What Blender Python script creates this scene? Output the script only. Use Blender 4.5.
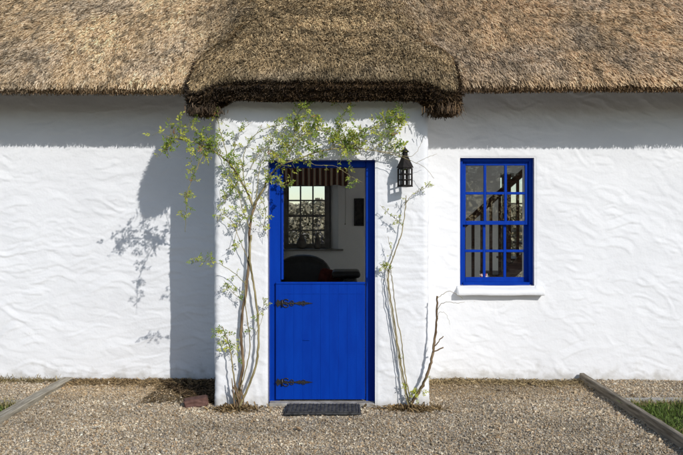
import bpy, bmesh, math, random
import numpy as np
from mathutils import Vector, Matrix

for o in list(bpy.data.objects):
    bpy.data.objects.remove(o)
S = bpy.context.scene
C = S.collection
random.seed(5)
R = np.random.default_rng(11)

# ------------------------------------------------------------------ camera
EYE = 1.55
FPX = 702.0                         # focal length in pixels of a 683 px wide picture
cam = bpy.data.cameras.new('camera')
cam.sensor_width = 36.0
cam.lens = 36.0 * FPX / 683.0
cam.clip_end = 2000
cam.clip_start = 0.05
cam_o = bpy.data.objects.new('camera', cam)
cam_o.location = (0, 0, EYE)
cam_o.rotation_euler = (math.radians(90), 0, 0)
cam.shift_y = -0.005
C.objects.link(cam_o)
S.camera = cam_o

# ------------------------------------------------------------------ light
SUN = Vector((0.64, -1.0, 0.71)).normalized()      # towards the sun
w = bpy.data.worlds.new('World')
S.world = w
w.use_nodes = True
nt = w.node_tree
sky = nt.nodes.new('ShaderNodeTexSky')
sky.sky_type = 'NISHITA'
sky.sun_disc = False
sky.sun_elevation = math.asin(SUN.z)
sky.sun_rotation = math.atan2(SUN.x, SUN.y)
sky.air_density = 1.0
sky.dust_density = 0.6
sky.ozone_density = 1.0
nt.nodes['Background'].inputs[1].default_value = 0.15
nt.links.new(sky.outputs[0], nt.nodes['Background'].inputs[0])
sl = bpy.data.lights.new('sun', 'SUN')
sl.energy = 3.85
sl.angle = math.radians(0.5)
sl.color = (1.0, 0.968, 0.925)
so = bpy.data.objects.new('sun', sl)
so.rotation_euler = SUN.to_track_quat('Z', 'Y').to_euler()
so.location = (6, -9, 8)
C.objects.link(so)
S.view_settings.view_transform = 'Standard'
S.view_settings.look = 'None'
S.view_settings.gamma = 1
S.view_settings.use_curve_mapping = False
S.view_settings.exposure = -0.2
S.cycles.max_bounces = 16
S.cycles.diffuse_bounces = 10
S.cycles.transparent_max_bounces = 16


def at(px, py, y):
    """point at depth y seen at pixel (px, py) of the 683 x 455 photograph"""
    return Vector(((px - 341.5) * y / FPX, y, EYE + (224.0 - py) * y / FPX))


# ------------------------------------------------------------------ helpers
def tag(o, label=None, cat=None, group=None, kind=None):
    if label: o['label'] = label
    if cat: o['category'] = cat
    if group: o['group'] = group
    if kind: o['kind'] = kind
    return o


def empty(name, loc=(0, 0, 0), rz=0, parent=None):
    o = bpy.data.objects.new(name, None)
    o.location = loc
    o.rotation_euler = (0, 0, rz)
    o.empty_display_size = 0.1
    C.objects.link(o)
    if parent: o.parent = parent
    return o


def link(name, me, mat, parent=None):
    o = bpy.data.objects.new(name, me)
    if mat is not None and len(me.materials) == 0:
        me.materials.append(mat)
    C.objects.link(o)
    if parent is not None:
        o.parent = parent
    return o


def npmesh(name, V, F, col=None, smooth=False):
    """V (n,3), F (m,k) with one k"""
    V = np.asarray(V, np.float32); F = np.asarray(F, np.int32)
    me = bpy.data.meshes.new(name)
    me.vertices.add(len(V)); me.vertices.foreach_set('co', V.ravel())
    k = F.shape[1]
    me.loops.add(F.size); me.loops.foreach_set('vertex_index', F.ravel())
    me.polygons.add(len(F))
    me.polygons.foreach_set('loop_start', np.arange(len(F), dtype=np.int32) * k)
    me.polygons.foreach_set('loop_total', np.full(len(F), k, np.int32))
    me.polygons.foreach_set('use_smooth', np.full(len(F), smooth, bool))
    if col is not None:
        a = me.attributes.new('tint', 'FLOAT_COLOR', 'POINT')
        c4 = np.ones((len(V), 4), np.float32); c4[:, :3] = col
        a.data.foreach_set('color', c4.ravel())
    me.update(); me.validate()
    return me


def bmobj(name, bm, mat, parent=None, smooth=False):
    me = bpy.data.meshes.new(name)
    bm.normal_update()
    bm.to_mesh(me); bm.free()
    if smooth:
        for p in me.polygons: p.use_smooth = True
    return link(name, me, mat, parent)


def add_box(bm, x0, x1, y0, y1, z0, z1, bev=0.0):
    m = Matrix.Translation(((x0 + x1) / 2, (y0 + y1) / 2, (z0 + z1) / 2)) @ Matrix.Diagonal((abs(x1 - x0), abs(y1 - y0), abs(z1 - z0), 1))
    r = bmesh.ops.create_cube(bm, size=1, matrix=m)
    if bev > 0:
        es = list({e for v in r['verts'] for e in v.link_edges})
        bmesh.ops.bevel(bm, geom=es, offset=bev, segments=1, affect='EDGES', profile=0.5)


def box(name, ext, mat, parent=None, bev=0.0):
    bm = bmesh.new()
    add_box(bm, *ext, bev=bev)
    return bmobj(name, bm, mat, parent)


def spline(pts, n=8):
    P = [Vector(p) for p in pts]
    P = [2 * P[0] - P[1]] + P + [2 * P[-1] - P[-2]]
    out = []
    for i in range(1, len(P) - 2):
        p0, p1, p2, p3 = P[i - 1:i + 3]
        for k in range(n):
            t = k / n
            out.append(0.5 * ((2 * p1) + (p2 - p0) * t + (2 * p0 - 5 * p1 + 4 * p2 - p3) * t * t + (3 * p1 - p0 - 3 * p2 + p3) * t ** 3))
    out.append(P[-2].copy())
    return out


def add_tube(bm, pts, r0, r1=None, seg=6, knob=0.0):
    """tapered tube along points"""
    if r1 is None: r1 = r0
    pts = [Vector(p) for p in pts]
    rings = []
    up = Vector((0.3, 1, 0.2)).normalized()
    for i, p in enumerate(pts):
        d = (pts[min(i + 1, len(pts) - 1)] - pts[max(i - 1, 0)])
        if d.length < 1e-9: d = Vector((0, 0, 1))
        d.normalize()
        u = up - d * up.dot(d)
        if u.length < 1e-4: u = Vector((1, 0, 0)) - d * d.x
        u.normalize(); v = d.cross(u)
        t = i / max(1, len(pts) - 1)
        r = (r0 + (r1 - r0) * t) * (1 + knob * (random.random() - 0.4))
        rings.append([bm.verts.new(p + (u * math.cos(a) + v * math.sin(a)) * r) for a in [2 * math.pi * k / seg for k in range(seg)]])
    for a, b in zip(rings, rings[1:]):
        for k in range(seg):
            f = bm.faces.new((a[k], a[(k + 1) % seg], b[(k + 1) % seg], b[k])); f.smooth = True
    bm.faces.new(rings[0][::-1]); bm.faces.new(rings[-1])


def _lat(n, seed):
    return np.random.default_rng(seed).random((n, n)).astype(np.float32)


_L = {}
def noise2(x, y, seed=0):
    """smooth value noise in -1..1"""
    if seed not in _L: _L[seed] = _lat(256, seed + 100)
    T = _L[seed]
    xi = np.floor(x).astype(np.int64); yi = np.floor(y).astype(np.int64)
    fx = x - xi; fy = y - yi
    fx = fx * fx * fx * (fx * (fx * 6 - 15) + 10); fy = fy * fy * fy * (fy * (fy * 6 - 15) + 10)
    a = T[xi % 256, yi % 256]; b = T[(xi + 1) % 256, yi % 256]
    c = T[xi % 256, (yi + 1) % 256]; d = T[(xi + 1) % 256, (yi + 1) % 256]
    return ((a * (1 - fx) + b * fx) * (1 - fy) + (c * (1 - fx) + d * fx) * fy) * 2 - 1


def fbm(x, y, seed=0, o=4):
    s = np.zeros_like(x, dtype=np.float64); a = 1.0; t = 0
    for i in range(o):
        s += a * noise2(x * 2 ** i + 17 * i, y * 2 ** i + 31 * i, seed + i); t += a; a *= 0.5
    return s / t


# ------------------------------------------------------------------ materials
def mat(name, rough=0.6, spec=0.3):
    m = bpy.data.materials.new(name)
    m.use_nodes = True
    b = m.node_tree.nodes['Principled BSDF']
    b.inputs['Roughness'].default_value = rough
    b.inputs['Specular IOR Level'].default_value = spec
    return m, m.node_tree.nodes, m.node_tree.links, b


def noise_mat(name, c0, c1, scale=8.0, rough=0.7, bump=0.0, bscale=None, spec=0.3, detail=6, lo=0.35, hi=0.65, stretch=(1, 1, 1), metallic=0, bdist=0.004):
    m, n, l, b = mat(name, rough, spec)
    tc = n.new('ShaderNodeTexCoord'); mp = n.new('ShaderNodeMapping')
    mp.inputs['Scale'].default_value = stretch
    l.new(tc.outputs['Object'], mp.inputs[0])
    t = n.new('ShaderNodeTexNoise'); t.inputs['Scale'].default_value = scale; t.inputs['Detail'].default_value = detail
    l.new(mp.outputs[0], t.inputs['Vector'])
    cr = n.new('ShaderNodeValToRGB')
    cr.color_ramp.elements[0].position = lo; cr.color_ramp.elements[0].color = (*c0, 1)
    cr.color_ramp.elements[1].position = hi; cr.color_ramp.elements[1].color = (*c1, 1)
    l.new(t.outputs['Fac'], cr.inputs[0]); l.new(cr.outputs[0], b.inputs['Base Color'])
    b.inputs['Metallic'].default_value = metallic
    if bump:
        t2 = n.new('ShaderNodeTexNoise'); t2.inputs['Scale'].default_value = bscale or scale * 4; t2.inputs['Detail'].default_value = 5
        l.new(mp.outputs[0], t2.inputs['Vector'])
        bp = n.new('ShaderNodeBump'); bp.inputs['Strength'].default_value = bump; bp.inputs['Distance'].default_value = bdist
        l.new(t2.outputs['Fac'], bp.inputs['Height']); l.new(bp.outputs[0], b.inputs['Normal'])
    return m


def tint_mat(name, rough=0.7, spec=0.2, transl=0.0, vary=None):
    """base colour from the per-piece colour attribute"""
    m, n, l, b = mat(name, rough, spec)
    a = n.new('ShaderNodeAttribute'); a.attribute_name = 'tint'
    src = a.outputs['Color']
    if vary:
        tc = n.new('ShaderNodeTexCoord'); t = n.new('ShaderNodeTexNoise')
        t.inputs['Scale'].default_value = vary[0]; t.inputs['Detail'].default_value = 4
        l.new(tc.outputs['Object'], t.inputs['Vector'])
        mr = n.new('ShaderNodeMapRange'); mr.inputs[1].default_value = 0.3; mr.inputs[2].default_value = 0.7
        mr.inputs[3].default_value = vary[1]; mr.inputs[4].default_value = vary[2]
        l.new(t.outputs['Fac'], mr.inputs[0])
        mx = n.new('ShaderNodeVectorMath'); mx.operation = 'SCALE'
        l.new(src, mx.inputs[0]); l.new(mr.outputs[0], mx.inputs['Scale']); src = mx.outputs[0]
    l.new(src, b.inputs['Base Color'])
    if transl:
        tr = n.new('ShaderNodeBsdfTranslucent'); l.new(src, tr.inputs[0])
        mx = n.new('ShaderNodeMixShader'); mx.inputs[0].default_value = transl
        l.new(b.outputs[0], mx.inputs[1]); l.new(tr.outputs[0], mx.inputs[2])
        l.new(mx.outputs[0], n['Material Output'].inputs[0])
    return m


def stucco_mat():
    m, n, l, b = mat('whitewash', 0.85, 0.15)
    tc = n.new('ShaderNodeTexCoord')
    t = n.new('ShaderNodeTexNoise'); t.inputs['Scale'].default_value = 1.7; t.inputs['Detail'].default_value = 8; t.inputs['Roughness'].default_value = 0.65
    l.new(tc.outputs['Object'], t.inputs['Vector'])
    cr = n.new('ShaderNodeValToRGB')
    cr.color_ramp.elements[0].position = 0.3; cr.color_ramp.elements[0].color = (0.735, 0.742, 0.755, 1)
    cr.color_ramp.elements[1].position = 0.6; cr.color_ramp.elements[1].color = (0.80, 0.808, 0.82, 1)
    l.new(t.outputs['Fac'], cr.inputs[0])
    # splashed soil and green along the foot of the wall, a few rain streaks
    sx = n.new('ShaderNodeSeparateXYZ'); l.new(tc.outputs['Object'], sx.inputs[0])
    t3 = n.new('ShaderNodeTexNoise'); t3.inputs['Scale'].default_value = 9; t3.inputs['Detail'].default_value = 7
    l.new(tc.outputs['Object'], t3.inputs['Vector'])
    ma = n.new('ShaderNodeMath'); ma.operation = 'MULTIPLY_ADD'; ma.inputs[1].default_value = -0.42; ma.inputs[2].default_value = 0.26
    l.new(t3.outputs['Fac'], ma.inputs[0])
    ad = n.new('ShaderNodeMath'); ad.operation = 'ADD'
    l.new(sx.outputs['Z'], ad.inputs[0]); l.new(ma.outputs[0], ad.inputs[1])
    mr = n.new('ShaderNodeMapRange'); mr.inputs[1].default_value = 0.03; mr.inputs[2].default_value = 0.16; mr.inputs[3].default_value = 0.55; mr.inputs[4].default_value = 0
    l.new(ad.outputs[0], mr.inputs[0])
    mx = n.new('ShaderNodeMix'); mx.data_type = 'RGBA'
    l.new(mr.outputs[0], mx.inputs['Factor']); l.new(cr.outputs[0], mx.inputs['A']); mx.inputs['B'].default_value = (0.36, 0.33, 0.27, 1)
    # dark flecks where the wash has chipped
    t4 = n.new('ShaderNodeTexVoronoi'); t4.inputs['Scale'].default_value = 7
    l.new(tc.outputs['Object'], t4.inputs['Vector'])
    lt = n.new('ShaderNodeMapRange'); lt.inputs[1].default_value = 0.02; lt.inputs[2].default_value = 0.06; lt.inputs[3].default_value = 0.5; lt.inputs[4].default_value = 0
    l.new(t4.outputs['Distance'], lt.inputs[0])
    mx2 = n.new('ShaderNodeMix'); mx2.data_type = 'RGBA'
    l.new(lt.outputs[0], mx2.inputs['Factor']); l.new(mx.outputs['Result'], mx2.inputs['A']); mx2.inputs['B'].default_value = (0.6, 0.58, 0.54, 1)
    l.new(mx2.outputs['Result'], b.inputs['Base Color'])
    t2 = n.new('ShaderNodeTexNoise'); t2.inputs['Scale'].default_value = 45; t2.inputs['Detail'].default_value = 6
    l.new(tc.outputs['Object'], t2.inputs['Vector'])
    bp = n.new('ShaderNodeBump'); bp.inputs['Strength'].default_value = 0.35; bp.inputs['Distance'].default_value = 0.006
    l.new(t2.outputs['Fac'], bp.inputs['Height']); l.new(bp.outputs[0], b.inputs['Normal'])
    return m


def glass_mat():
    m, n, l, b = mat('window_glass')
    n.remove(b)
    tr = n.new('ShaderNodeBsdfTransparent'); tr.inputs[0].default_value = (0.96, 0.97, 0.965, 1)
    gl = n.new('ShaderNodeBsdfGlossy'); gl.inputs['Roughness'].default_value = 0.02
    lw = n.new('ShaderNodeLayerWeight'); lw.inputs[0].default_value = 0.5
    pw = n.new('ShaderNodeMath'); pw.operation = 'POWER'; pw.inputs[1].default_value = 5.0
    l.new(lw.outputs['Facing'], pw.inputs[0])
    fr = n.new('ShaderNodeMath'); fr.operation = 'MULTIPLY_ADD'; fr.inputs[1].default_value = 0.95; fr.inputs[2].default_value = 0.045
    l.new(pw.outputs[0], fr.inputs[0])
    tc = n.new('ShaderNodeTexCoord'); t = n.new('ShaderNodeTexNoise'); t.inputs['Scale'].default_value = 5
    l.new(tc.outputs['Object'], t.inputs['Vector'])
    bp = n.new('ShaderNodeBump'); bp.inputs['Strength'].default_value = 0.25; bp.inputs['Distance'].default_value = 0.01
    l.new(t.outputs['Fac'], bp.inputs['Height']); l.new(bp.outputs[0], gl.inputs['Normal'])
    mu = n.new('ShaderNodeMath'); mu.operation = 'MULTIPLY'; mu.inputs[1].default_value = 1.0
    l.new(fr.outputs[0], mu.inputs[0])
    mx = n.new('ShaderNodeMixShader')
    l.new(mu.outputs[0], mx.inputs[0]); l.new(tr.outputs[0], mx.inputs[1]); l.new(gl.outputs[0], mx.inputs[2])
    l.new(mx.outputs[0], n['Material Output'].inputs[0])
    return m


def stripe_mat():
    m, n, l, b = mat('striped_cloth', 0.9, 0.1)
    tc = n.new('ShaderNodeTexCoord'); wv = n.new('ShaderNodeTexWave')
    wv.bands_direction = 'X'; wv.inputs['Scale'].default_value = 3.4; wv.inputs['Distortion'].default_value = 0.2
    l.new(tc.outputs['Object'], wv.inputs['Vector'])
    cr = n.new('ShaderNodeValToRGB'); cr.color_ramp.interpolation = 'CONSTANT'
    e = cr.color_ramp.elements
    e[0].position = 0; e[0].color = (0.5, 0.43, 0.33, 1)
    e[1].position = 0.3; e[1].color = (0.22, 0.075, 0.05, 1)
    x = e.new(0.62); x.color = (0.10, 0.055, 0.045, 1)
    l.new(wv.outputs['Fac'], cr.inputs[0]); l.new(cr.outputs[0], b.inputs['Base Color'])
    return m


M = {}
M['stucco'] = stucco_mat()
M['inner'] = noise_mat('inner_plaster', (0.82, 0.82, 0.81), (0.87, 0.87, 0.86), 3, 0.9, 0.3, 30)
M['blue'] = noise_mat('blue_gloss_paint', (0.0002, 0.032, 0.30), (0.0003, 0.040, 0.345), 6, 0.5, 0.12, 22, 0.1, stretch=(3, 3, 0.6), bdist=0.003)
M['straw'] = tint_mat('straw', 0.75, 0.25, 0.12)
M['thatch'] = noise_mat('packed_thatch', (0.09, 0.062, 0.034), (0.28, 0.20, 0.12), 45, 0.9, 0.8, 90, 0.1, bdist=0.01)
M['skirt'] = noise_mat('cut_thatch', (0.02, 0.013, 0.007), (0.09, 0.058, 0.03), 60, 0.95, 0.8, 120, 0.05, bdist=0.01)
M['stone'] = tint_mat('gravel_stone', 0.85, 0.25, 0, (160, 0.75, 1.2))
M['leaf'] = tint_mat('rose_leaf', 0.5, 0.35, 0.3)
M['grass'] = tint_mat('grass_blade', 0.6, 0.25, 0.25)
M['dry'] = tint_mat('dry_litter', 0.8, 0.15, 0.1)
M['cane'] = noise_mat('rose_cane', (0.16, 0.13, 0.05), (0.36, 0.30, 0.15), 14, 0.7, 0.5, 60, stretch=(1, 1, 0.4))
M['bark'] = noise_mat('rose_bark', (0.10, 0.06, 0.03), (0.27, 0.19, 0.11), 18, 0.85, 0.7, 70, stretch=(1, 1, 0.35))
M['green_cane'] = noise_mat('green_cane', (0.17, 0.17, 0.05), (0.31, 0.27, 0.11), 12, 0.6, 0.2, 60)
M['iron'] = noise_mat('black_iron', (0.008, 0.008, 0.009), (0.022, 0.02, 0.019), 40, 0.5, 0.5, 80, 0.5)
M['lantern'] = noise_mat('rusty_black_metal', (0.007, 0.0065, 0.0065), (0.022, 0.016, 0.013), 25, 0.6, 0.4, 70, 0.2)
M['rubber'] = noise_mat('black_rubber', (0.022, 0.022, 0.024), (0.075, 0.074, 0.073), 30, 0.8, 0.6, 120, 0.3)
M['concrete'] = noise_mat('concrete', (0.24, 0.22, 0.19), (0.42, 0.40, 0.36), 12, 0.9, 0.6, 60)
M['old_wood'] = noise_mat('weathered_timber', (0.20, 0.17, 0.125), (0.42, 0.38, 0.30), 9, 0.85, 0.7, 30, stretch=(6, 0.5, 6))
M['dark_timber'] = noise_mat('darker_timber', (0.11, 0.09, 0.065), (0.30, 0.26, 0.2), 9, 0.85, 0.7, 30, stretch=(6, 0.5, 6))  # darker version of the weathered timber
M['brick'] = noise_mat('fired_clay', (0.085, 0.043, 0.034), (0.15, 0.080, 0.063), 22, 0.85, 0.8, 60)
M['soil'] = noise_mat('gravelly_soil', (0.19, 0.155, 0.115), (0.46, 0.41, 0.33), 70, 0.95, 0.8, 130, 0.1, bdist=0.012)
M['turf'] = noise_mat('turf_soil', (0.03, 0.035, 0.012), (0.08, 0.085, 0.03), 25, 0.95, 0.8, 90, 0.1, bdist=0.02)
M['glass'] = glass_mat()
M['stair'] = noise_mat('dark_stained_wood', (0.05, 0.018, 0.01), (0.11, 0.045, 0.025), 6, 0.45, 0.1, 30, stretch=(1, 1, 8))
M['tile'] = noise_mat('quarry_tile', (0.66, 0.62, 0.56), (0.76, 0.72, 0.66), 5, 0.5)
M['leather'] = noise_mat('black_leather', (0.008, 0.008, 0.009), (0.018, 0.017, 0.017), 12, 0.4, 0.3, 60, 0.5)
M['red'] = noise_mat('dark_red_cloth', (0.07, 0.014, 0.012), (0.12, 0.028, 0.022), 20, 0.9, 0.4, 120)
M['stripe'] = stripe_mat()
M['curtain'] = noise_mat('brown_curtain', (0.05, 0.04, 0.034), (0.1, 0.085, 0.07), 15, 0.95)
M['black'] = noise_mat('dark_print', (0.012, 0.012, 0.013), (0.05, 0.045, 0.04), 14, 0.5)
M['grey_frame'] = noise_mat('grey_brown_paint', (0.19, 0.18, 0.165), (0.27, 0.255, 0.235), 9, 0.5)
M['hedge'] = tint_mat('hedge_leaf', 0.6, 0.2, 0.2)
M['ceramic'] = noise_mat('grey_ceramic', (0.10, 0.09, 0.08), (0.2, 0.18, 0.16), 9, 0.3)
M['card'] = noise_mat('red_white_card', (0.5, 0.05, 0.05), (0.8, 0.75, 0.72), 40, 0.6, lo=0.49, hi=0.51)

# ------------------------------------------------------------------ ground
YP, YW = 6.0, 7.0                     # porch front, main wall front
XPL, XPR = -1.094, 0.75               # porch sides
BL, BR = -2.66, 2.36                  # timber edgings
gx = np.concatenate([[-900, -200, -60, -20, -9], np.linspace(-5.5, 5.5, 90), [9, 20, 60, 200, 900]])
gy = np.concatenate([[-900, -200, -60, -15, -4, 1], np.linspace(3.5, 7.3, 50), [9, 13, 20, 60, 200, 900]])
GX, GY = np.meshgrid(gx, gy)
near = (np.abs(GX) < 5.4) & (GY > 3.6) & (GY < 7.25)


def ground_z(x, y):
    return -0.012 + 0.014 * fbm(x * 1.6, y * 1.9, 40, 3) + 0.006 * noise2(x * 7, y * 7, 44)


GZ = np.where(near, ground_z(GX, GY), -0.012)
nx, ny = len(gx), len(gy)
idx = np.arange(nx * ny).reshape(ny, nx)
F = np.stack([idx[:-1, :-1], idx[:-1, 1:], idx[1:, 1:], idx[1:, :-1]], -1).reshape(-1, 4)
ground = link('ground', npmesh('ground', np.stack([GX, GY, GZ], -1).reshape(-1, 3), F, smooth=True), M['soil'])
tag(ground, kind='structure')

# ------------------------------------------------------------------ the cottage
cottage = empty('cottage', (0, 9.3, 0))
tag(cottage, 'whitewashed thatched cottage with a projecting porch and bright blue woodwork', 'cottage')


def part(o, parent=cottage):
    """keep world placement while parented"""
    o.parent = parent
    if parent is not None:
        p = parent; off = Vector(p.location)
        while p.parent: p = p.parent; off += Vector(p.location)
        o.location = Vector(o.location) - off
    return o


def pbox(name, ext, m, parent=cottage, bev=0.0):
    return part(box(name, ext, m, None, bev), parent)


# openings
LOB = (-0.95, 0.235, -0.1, 2.35)                     # lobby to room
WX0, WX1, WZ0, WZ1 = 1.185, 1.925, 0.935, 2.212      # the blue sash window in view
WO = (WX0, WX1, WZ0, WZ1)
WL = (-5.7, -3.7, 0.12, 2.45)                        # glazed doors added out of view on either side, to daylight the room
WR = (3.6, 5.7, 0.12, 2.45)
DX0, DX1, DZ1 = -0.626, 0.288, 2.10                  # door opening in the porch


def coords(a, b, step, cuts):
    ks = sorted({a, b, *[c for c in cuts if a < c < b]})
    out = []
    for p, q in zip(ks, ks[1:]):
        n = max(1, int(math.ceil((q - p) / step)))
        out += list(np.linspace(p, q, n + 1)[:-1])
    return np.array(out + [b])


def trowel(x, z, style):
    """relief of hand-trowelled whitewash, metres"""
    broad = 0.010 * fbm(x * 1.3, z * 1.6, 3, 3)
    if style == 'left':
        wx = x + 0.10 * fbm(x * 2.2, z * 3, 9, 2); wz = z + 0.085 * fbm(x * 2.6, z * 2.2, 13, 3)
        n = fbm(wx * 2.1, wz * 8.5, 21, 3)
    else:
        a = 0.5 * fbm(x * 0.55 + 5, z * 0.55, 27, 2)          # wandering stroke direction
        ca, sa = np.cos(a + 0.25), np.sin(a + 0.25)
        u = x * ca - z * sa; v = x * sa + z * ca
        wx = u + 0.12 * fbm(x * 2, z * 2, 9, 2); wz = v + 0.10 * fbm(x * 1.9, z * 1.9, 13, 3)
        n = fbm(wx * 1.9, wz * 7.2, 23, 3)
    fine = 0.0016 * fbm(x * 16, z * 22, 51, 3)
    return broad + 0.0035 * n + fine


def strokes(U, Zs, style, seed):
    """overlapping trowel strokes, each a shallow ramp with one crisp edge"""
    rg = np.random.default_rng(seed)
    H = np.zeros((len(Zs), len(U)))
    area = (U[-1] - U[0]) * (Zs[-1] - Zs[0])
    for k in range(int(area * 95)):
        u0 = rg.uniform(U[0], U[-1]); z0 = rg.uniform(Zs[0], Zs[-1])
        if style == 'left': L = rg.uniform(.10, .30); W = rg.uniform(.022, .060); a = rg.normal(0.0, .16); cv = rg.normal(0, 1.4)
        else: L = rg.uniform(.07, .22); W = rg.uniform(.022, .062); a = rg.normal(-.30, .36); cv = rg.normal(.4, 1.8)
        r = L * 1.1
        i0, i1 = np.searchsorted(U, (u0 - r, u0 + r)); j0, j1 = np.searchsorted(Zs, (z0 - r, z0 + r))
        if i1 - i0 < 3 or j1 - j0 < 3: continue
        uu, zz = np.meshgrid(U[i0:i1] - u0, Zs[j0:j1] - z0)
        p = uu * math.cos(a) + zz * math.sin(a); q = -uu * math.sin(a) + zz * math.cos(a)
        q = q + cv * p * p + 0.02 * np.sin(p * 14 + k)
        m = np.clip((1 - np.abs(p) / L) * 2.2, 0, 1) * np.clip((W - np.abs(q)) / 0.010, 0, 1)
        m = m * m * (3 - 2 * m)
        amp = rg.uniform(.1, 1.0) ** 2.0 * (.0075 if style == 'left' else .0068)
        ramp = amp * (0.15 - 0.85 * q / W)            # thick along the lower edge
        H[j0:j1, i0:i1] = H[j0:j1, i0:i1] * (1 - m) + (H[j0:j1, i0:i1] * 0.45 + ramp) * m
    return H


def skin(name, U, Zs, pos, holes, depth=0.12, mt=None, style='left'):
    """relief sheet over (u, z); pos(u) -> point, normal; holes are (u0,u1,z0,z1) turned inwards by depth"""
    UU, ZZ = np.meshgrid(U, Zs)
    P, N, X = pos(UU)
    keep = np.ones((len(Zs) - 1, len(U) - 1), bool)
    h = trowel(X, ZZ, style) + strokes(U, Zs, style, len(U))
    uc = (U[:-1] + U[1:]) / 2; zc = (Zs[:-1] + Zs[1:]) / 2
    lat = np.zeros_like(UU); latz = np.zeros_like(UU)
    for (a, b, c, d) in holes:
        keep &= ~((uc[None, :] > a) & (uc[None, :] < b) & (zc[:, None] > c) & (zc[:, None] < d))
        dd = np.hypot(np.maximum(np.maximum(a - UU, UU - b), 0), np.maximum(np.maximum(c - ZZ, ZZ - d), 0))
        inside = (UU >= a) & (UU <= b) & (ZZ >= c) & (ZZ <= d)
        dd = np.where(inside, 0, dd)
        t = np.clip(dd / 0.05, 0, 1)
        h = h * (0.25 + 0.75 * t) - 0.012 * (1 - np.clip(dd / 0.022, 0, 1)) ** 2     # softened arris
    V = P + N * h[..., None]
    V[..., 2] = ZZ
    V = V.reshape(-1, 3)
    nx, nz = len(U), len(Zs)
    idx = np.arange(nx * nz).reshape(nz, nx)
    F = np.stack([idx[:-1, :-1], idx[:-1, 1:], idx[1:, 1:], idx[1:, :-1]], -1)[keep]
    F = F.reshape(-1, 4)
    # returns of the openings
    extra_v = []; extra_f = []; base = len(V)
    Nf = N.reshape(-1, 3)
    def ret(seq):
        nonlocal base
        n = len(seq)
        off = 0.012 * noise2(np.arange(n) * 0.25, np.full(n, 3.3), 61)
        for j, q in enumerate(seq):
            extra_v.append(V[q] - Nf[q] * depth)
        for j in range(n - 1):
            extra_f.append((seq[j], seq[j + 1], base + j + 1, base + j))
        base += n
    for (a, b, c, d) in holes:
        ia, ib = np.argmin(abs(U - a)), np.argmin(abs(U - b))
        jc, jd = np.argmin(abs(Zs - c)), np.argmin(abs(Zs - d))
        ret([idx[j, ia] for j in range(jd, jc - 1, -1)][::-1]) if False else None
        ret([idx[j, ia] for j in range(jc, jd + 1)])
        ret([idx[jd, i] for i in range(ia, ib + 1)])
        ret([idx[j, ib] for j in range(jd, jc - 1, -1)])
        if c > Zs[0] + 1e-6:
            ret([idx[jc, i] for i in range(ib, ia - 1, -1)])
    V = np.concatenate([V, np.array(extra_v)]) if extra_v else V
    F = np.concatenate([F, np.array(extra_f, np.int64)]) if extra_f else F
    return part(link(name, npmesh(name, V, F, smooth=True), mt or M['stucco']))


def xmain(U):
    P = np.stack([U, np.full_like(U, YW), np.zeros_like(U)], -1)
    N = np.zeros_like(P); N[..., 1] = -1
    return P, N, U


UL = np.concatenate([coords(-6.2, -3.6, 0.06, [WL[0], WL[1]])[:-1], coords(-3.6, LOB[1] + 0.2, 0.0145, [LOB[0], LOB[1]])])
UR = np.concatenate([coords(LOB[1] + 0.2, 3.55, 0.0145, [WX0, WX1])[:-1], coords(3.55, 6.2, 0.06, [WR[0], WR[1]])])
ZM = coords(-0.08, 2.95, 0.0105, [WZ0, WZ1, LOB[3], WL[2], WL[3]])
skin('wall', UL, ZM, xmain, [LOB, WL], 0.1, style='left')
skin('wall', UR, ZM, xmain, [WO, WR], 0.1, style='right')

# porch: one sheet folded round the two corners
RC = 0.055
sd = YW + 0.03 - (YP + RC)
arc = RC * math.pi / 2
fl = (XPR - RC) - (XPL + RC)
U1, U2, U3, U4 = sd, sd + arc, sd + arc + fl, sd + 2 * arc + fl
UT = U4 + sd


def xporch(U):
    x = np.zeros_like(U); y = np.zeros_like(U); nx_ = np.zeros_like(U); ny_ = np.zeros_like(U)
    m = U <= U1
    x[m] = XPL; y[m] = YW + 0.03 - U[m]; nx_[m] = -1
    m = (U > U1) & (U <= U2); a = (U[m] - U1) / RC
    x[m] = XPL + RC - RC * np.cos(a); y[m] = YP + RC - RC * np.sin(a); nx_[m] = -np.cos(a); ny_[m] = -np.sin(a)
    m = (U > U2) & (U <= U3)
    x[m] = XPL + RC + U[m] - U2; y[m] = YP; ny_[m] = -1
    m = (U > U3) & (U <= U4); a = (U[m] - U3) / RC
    x[m] = XPR - RC + RC * np.sin(a); y[m] = YP + RC - RC * np.cos(a); nx_[m] = np.sin(a); ny_[m] = -np.cos(a)
    m = U > U4
    x[m] = XPR; y[m] = YP + RC + U[m] - U4; nx_[m] = 1
    # the whole porch is a little out of true
    return np.stack([x, y, np.zeros_like(x)], -1), np.stack([nx_, ny_, np.zeros_like(x)], -1), U + 20


ud = lambda x: U2 + x - (XPL + RC)
DH = (ud(DX0), ud(DX1), -0.08, DZ1)
skin('porch_wall', coords(0, UT, 0.0135, [U1, U2, U3, U4, DH[0], DH[1]]), coords(-0.08, 2.9, 0.0105, [DZ1]), xporch, [DH], 0.13, style='right')

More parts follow.
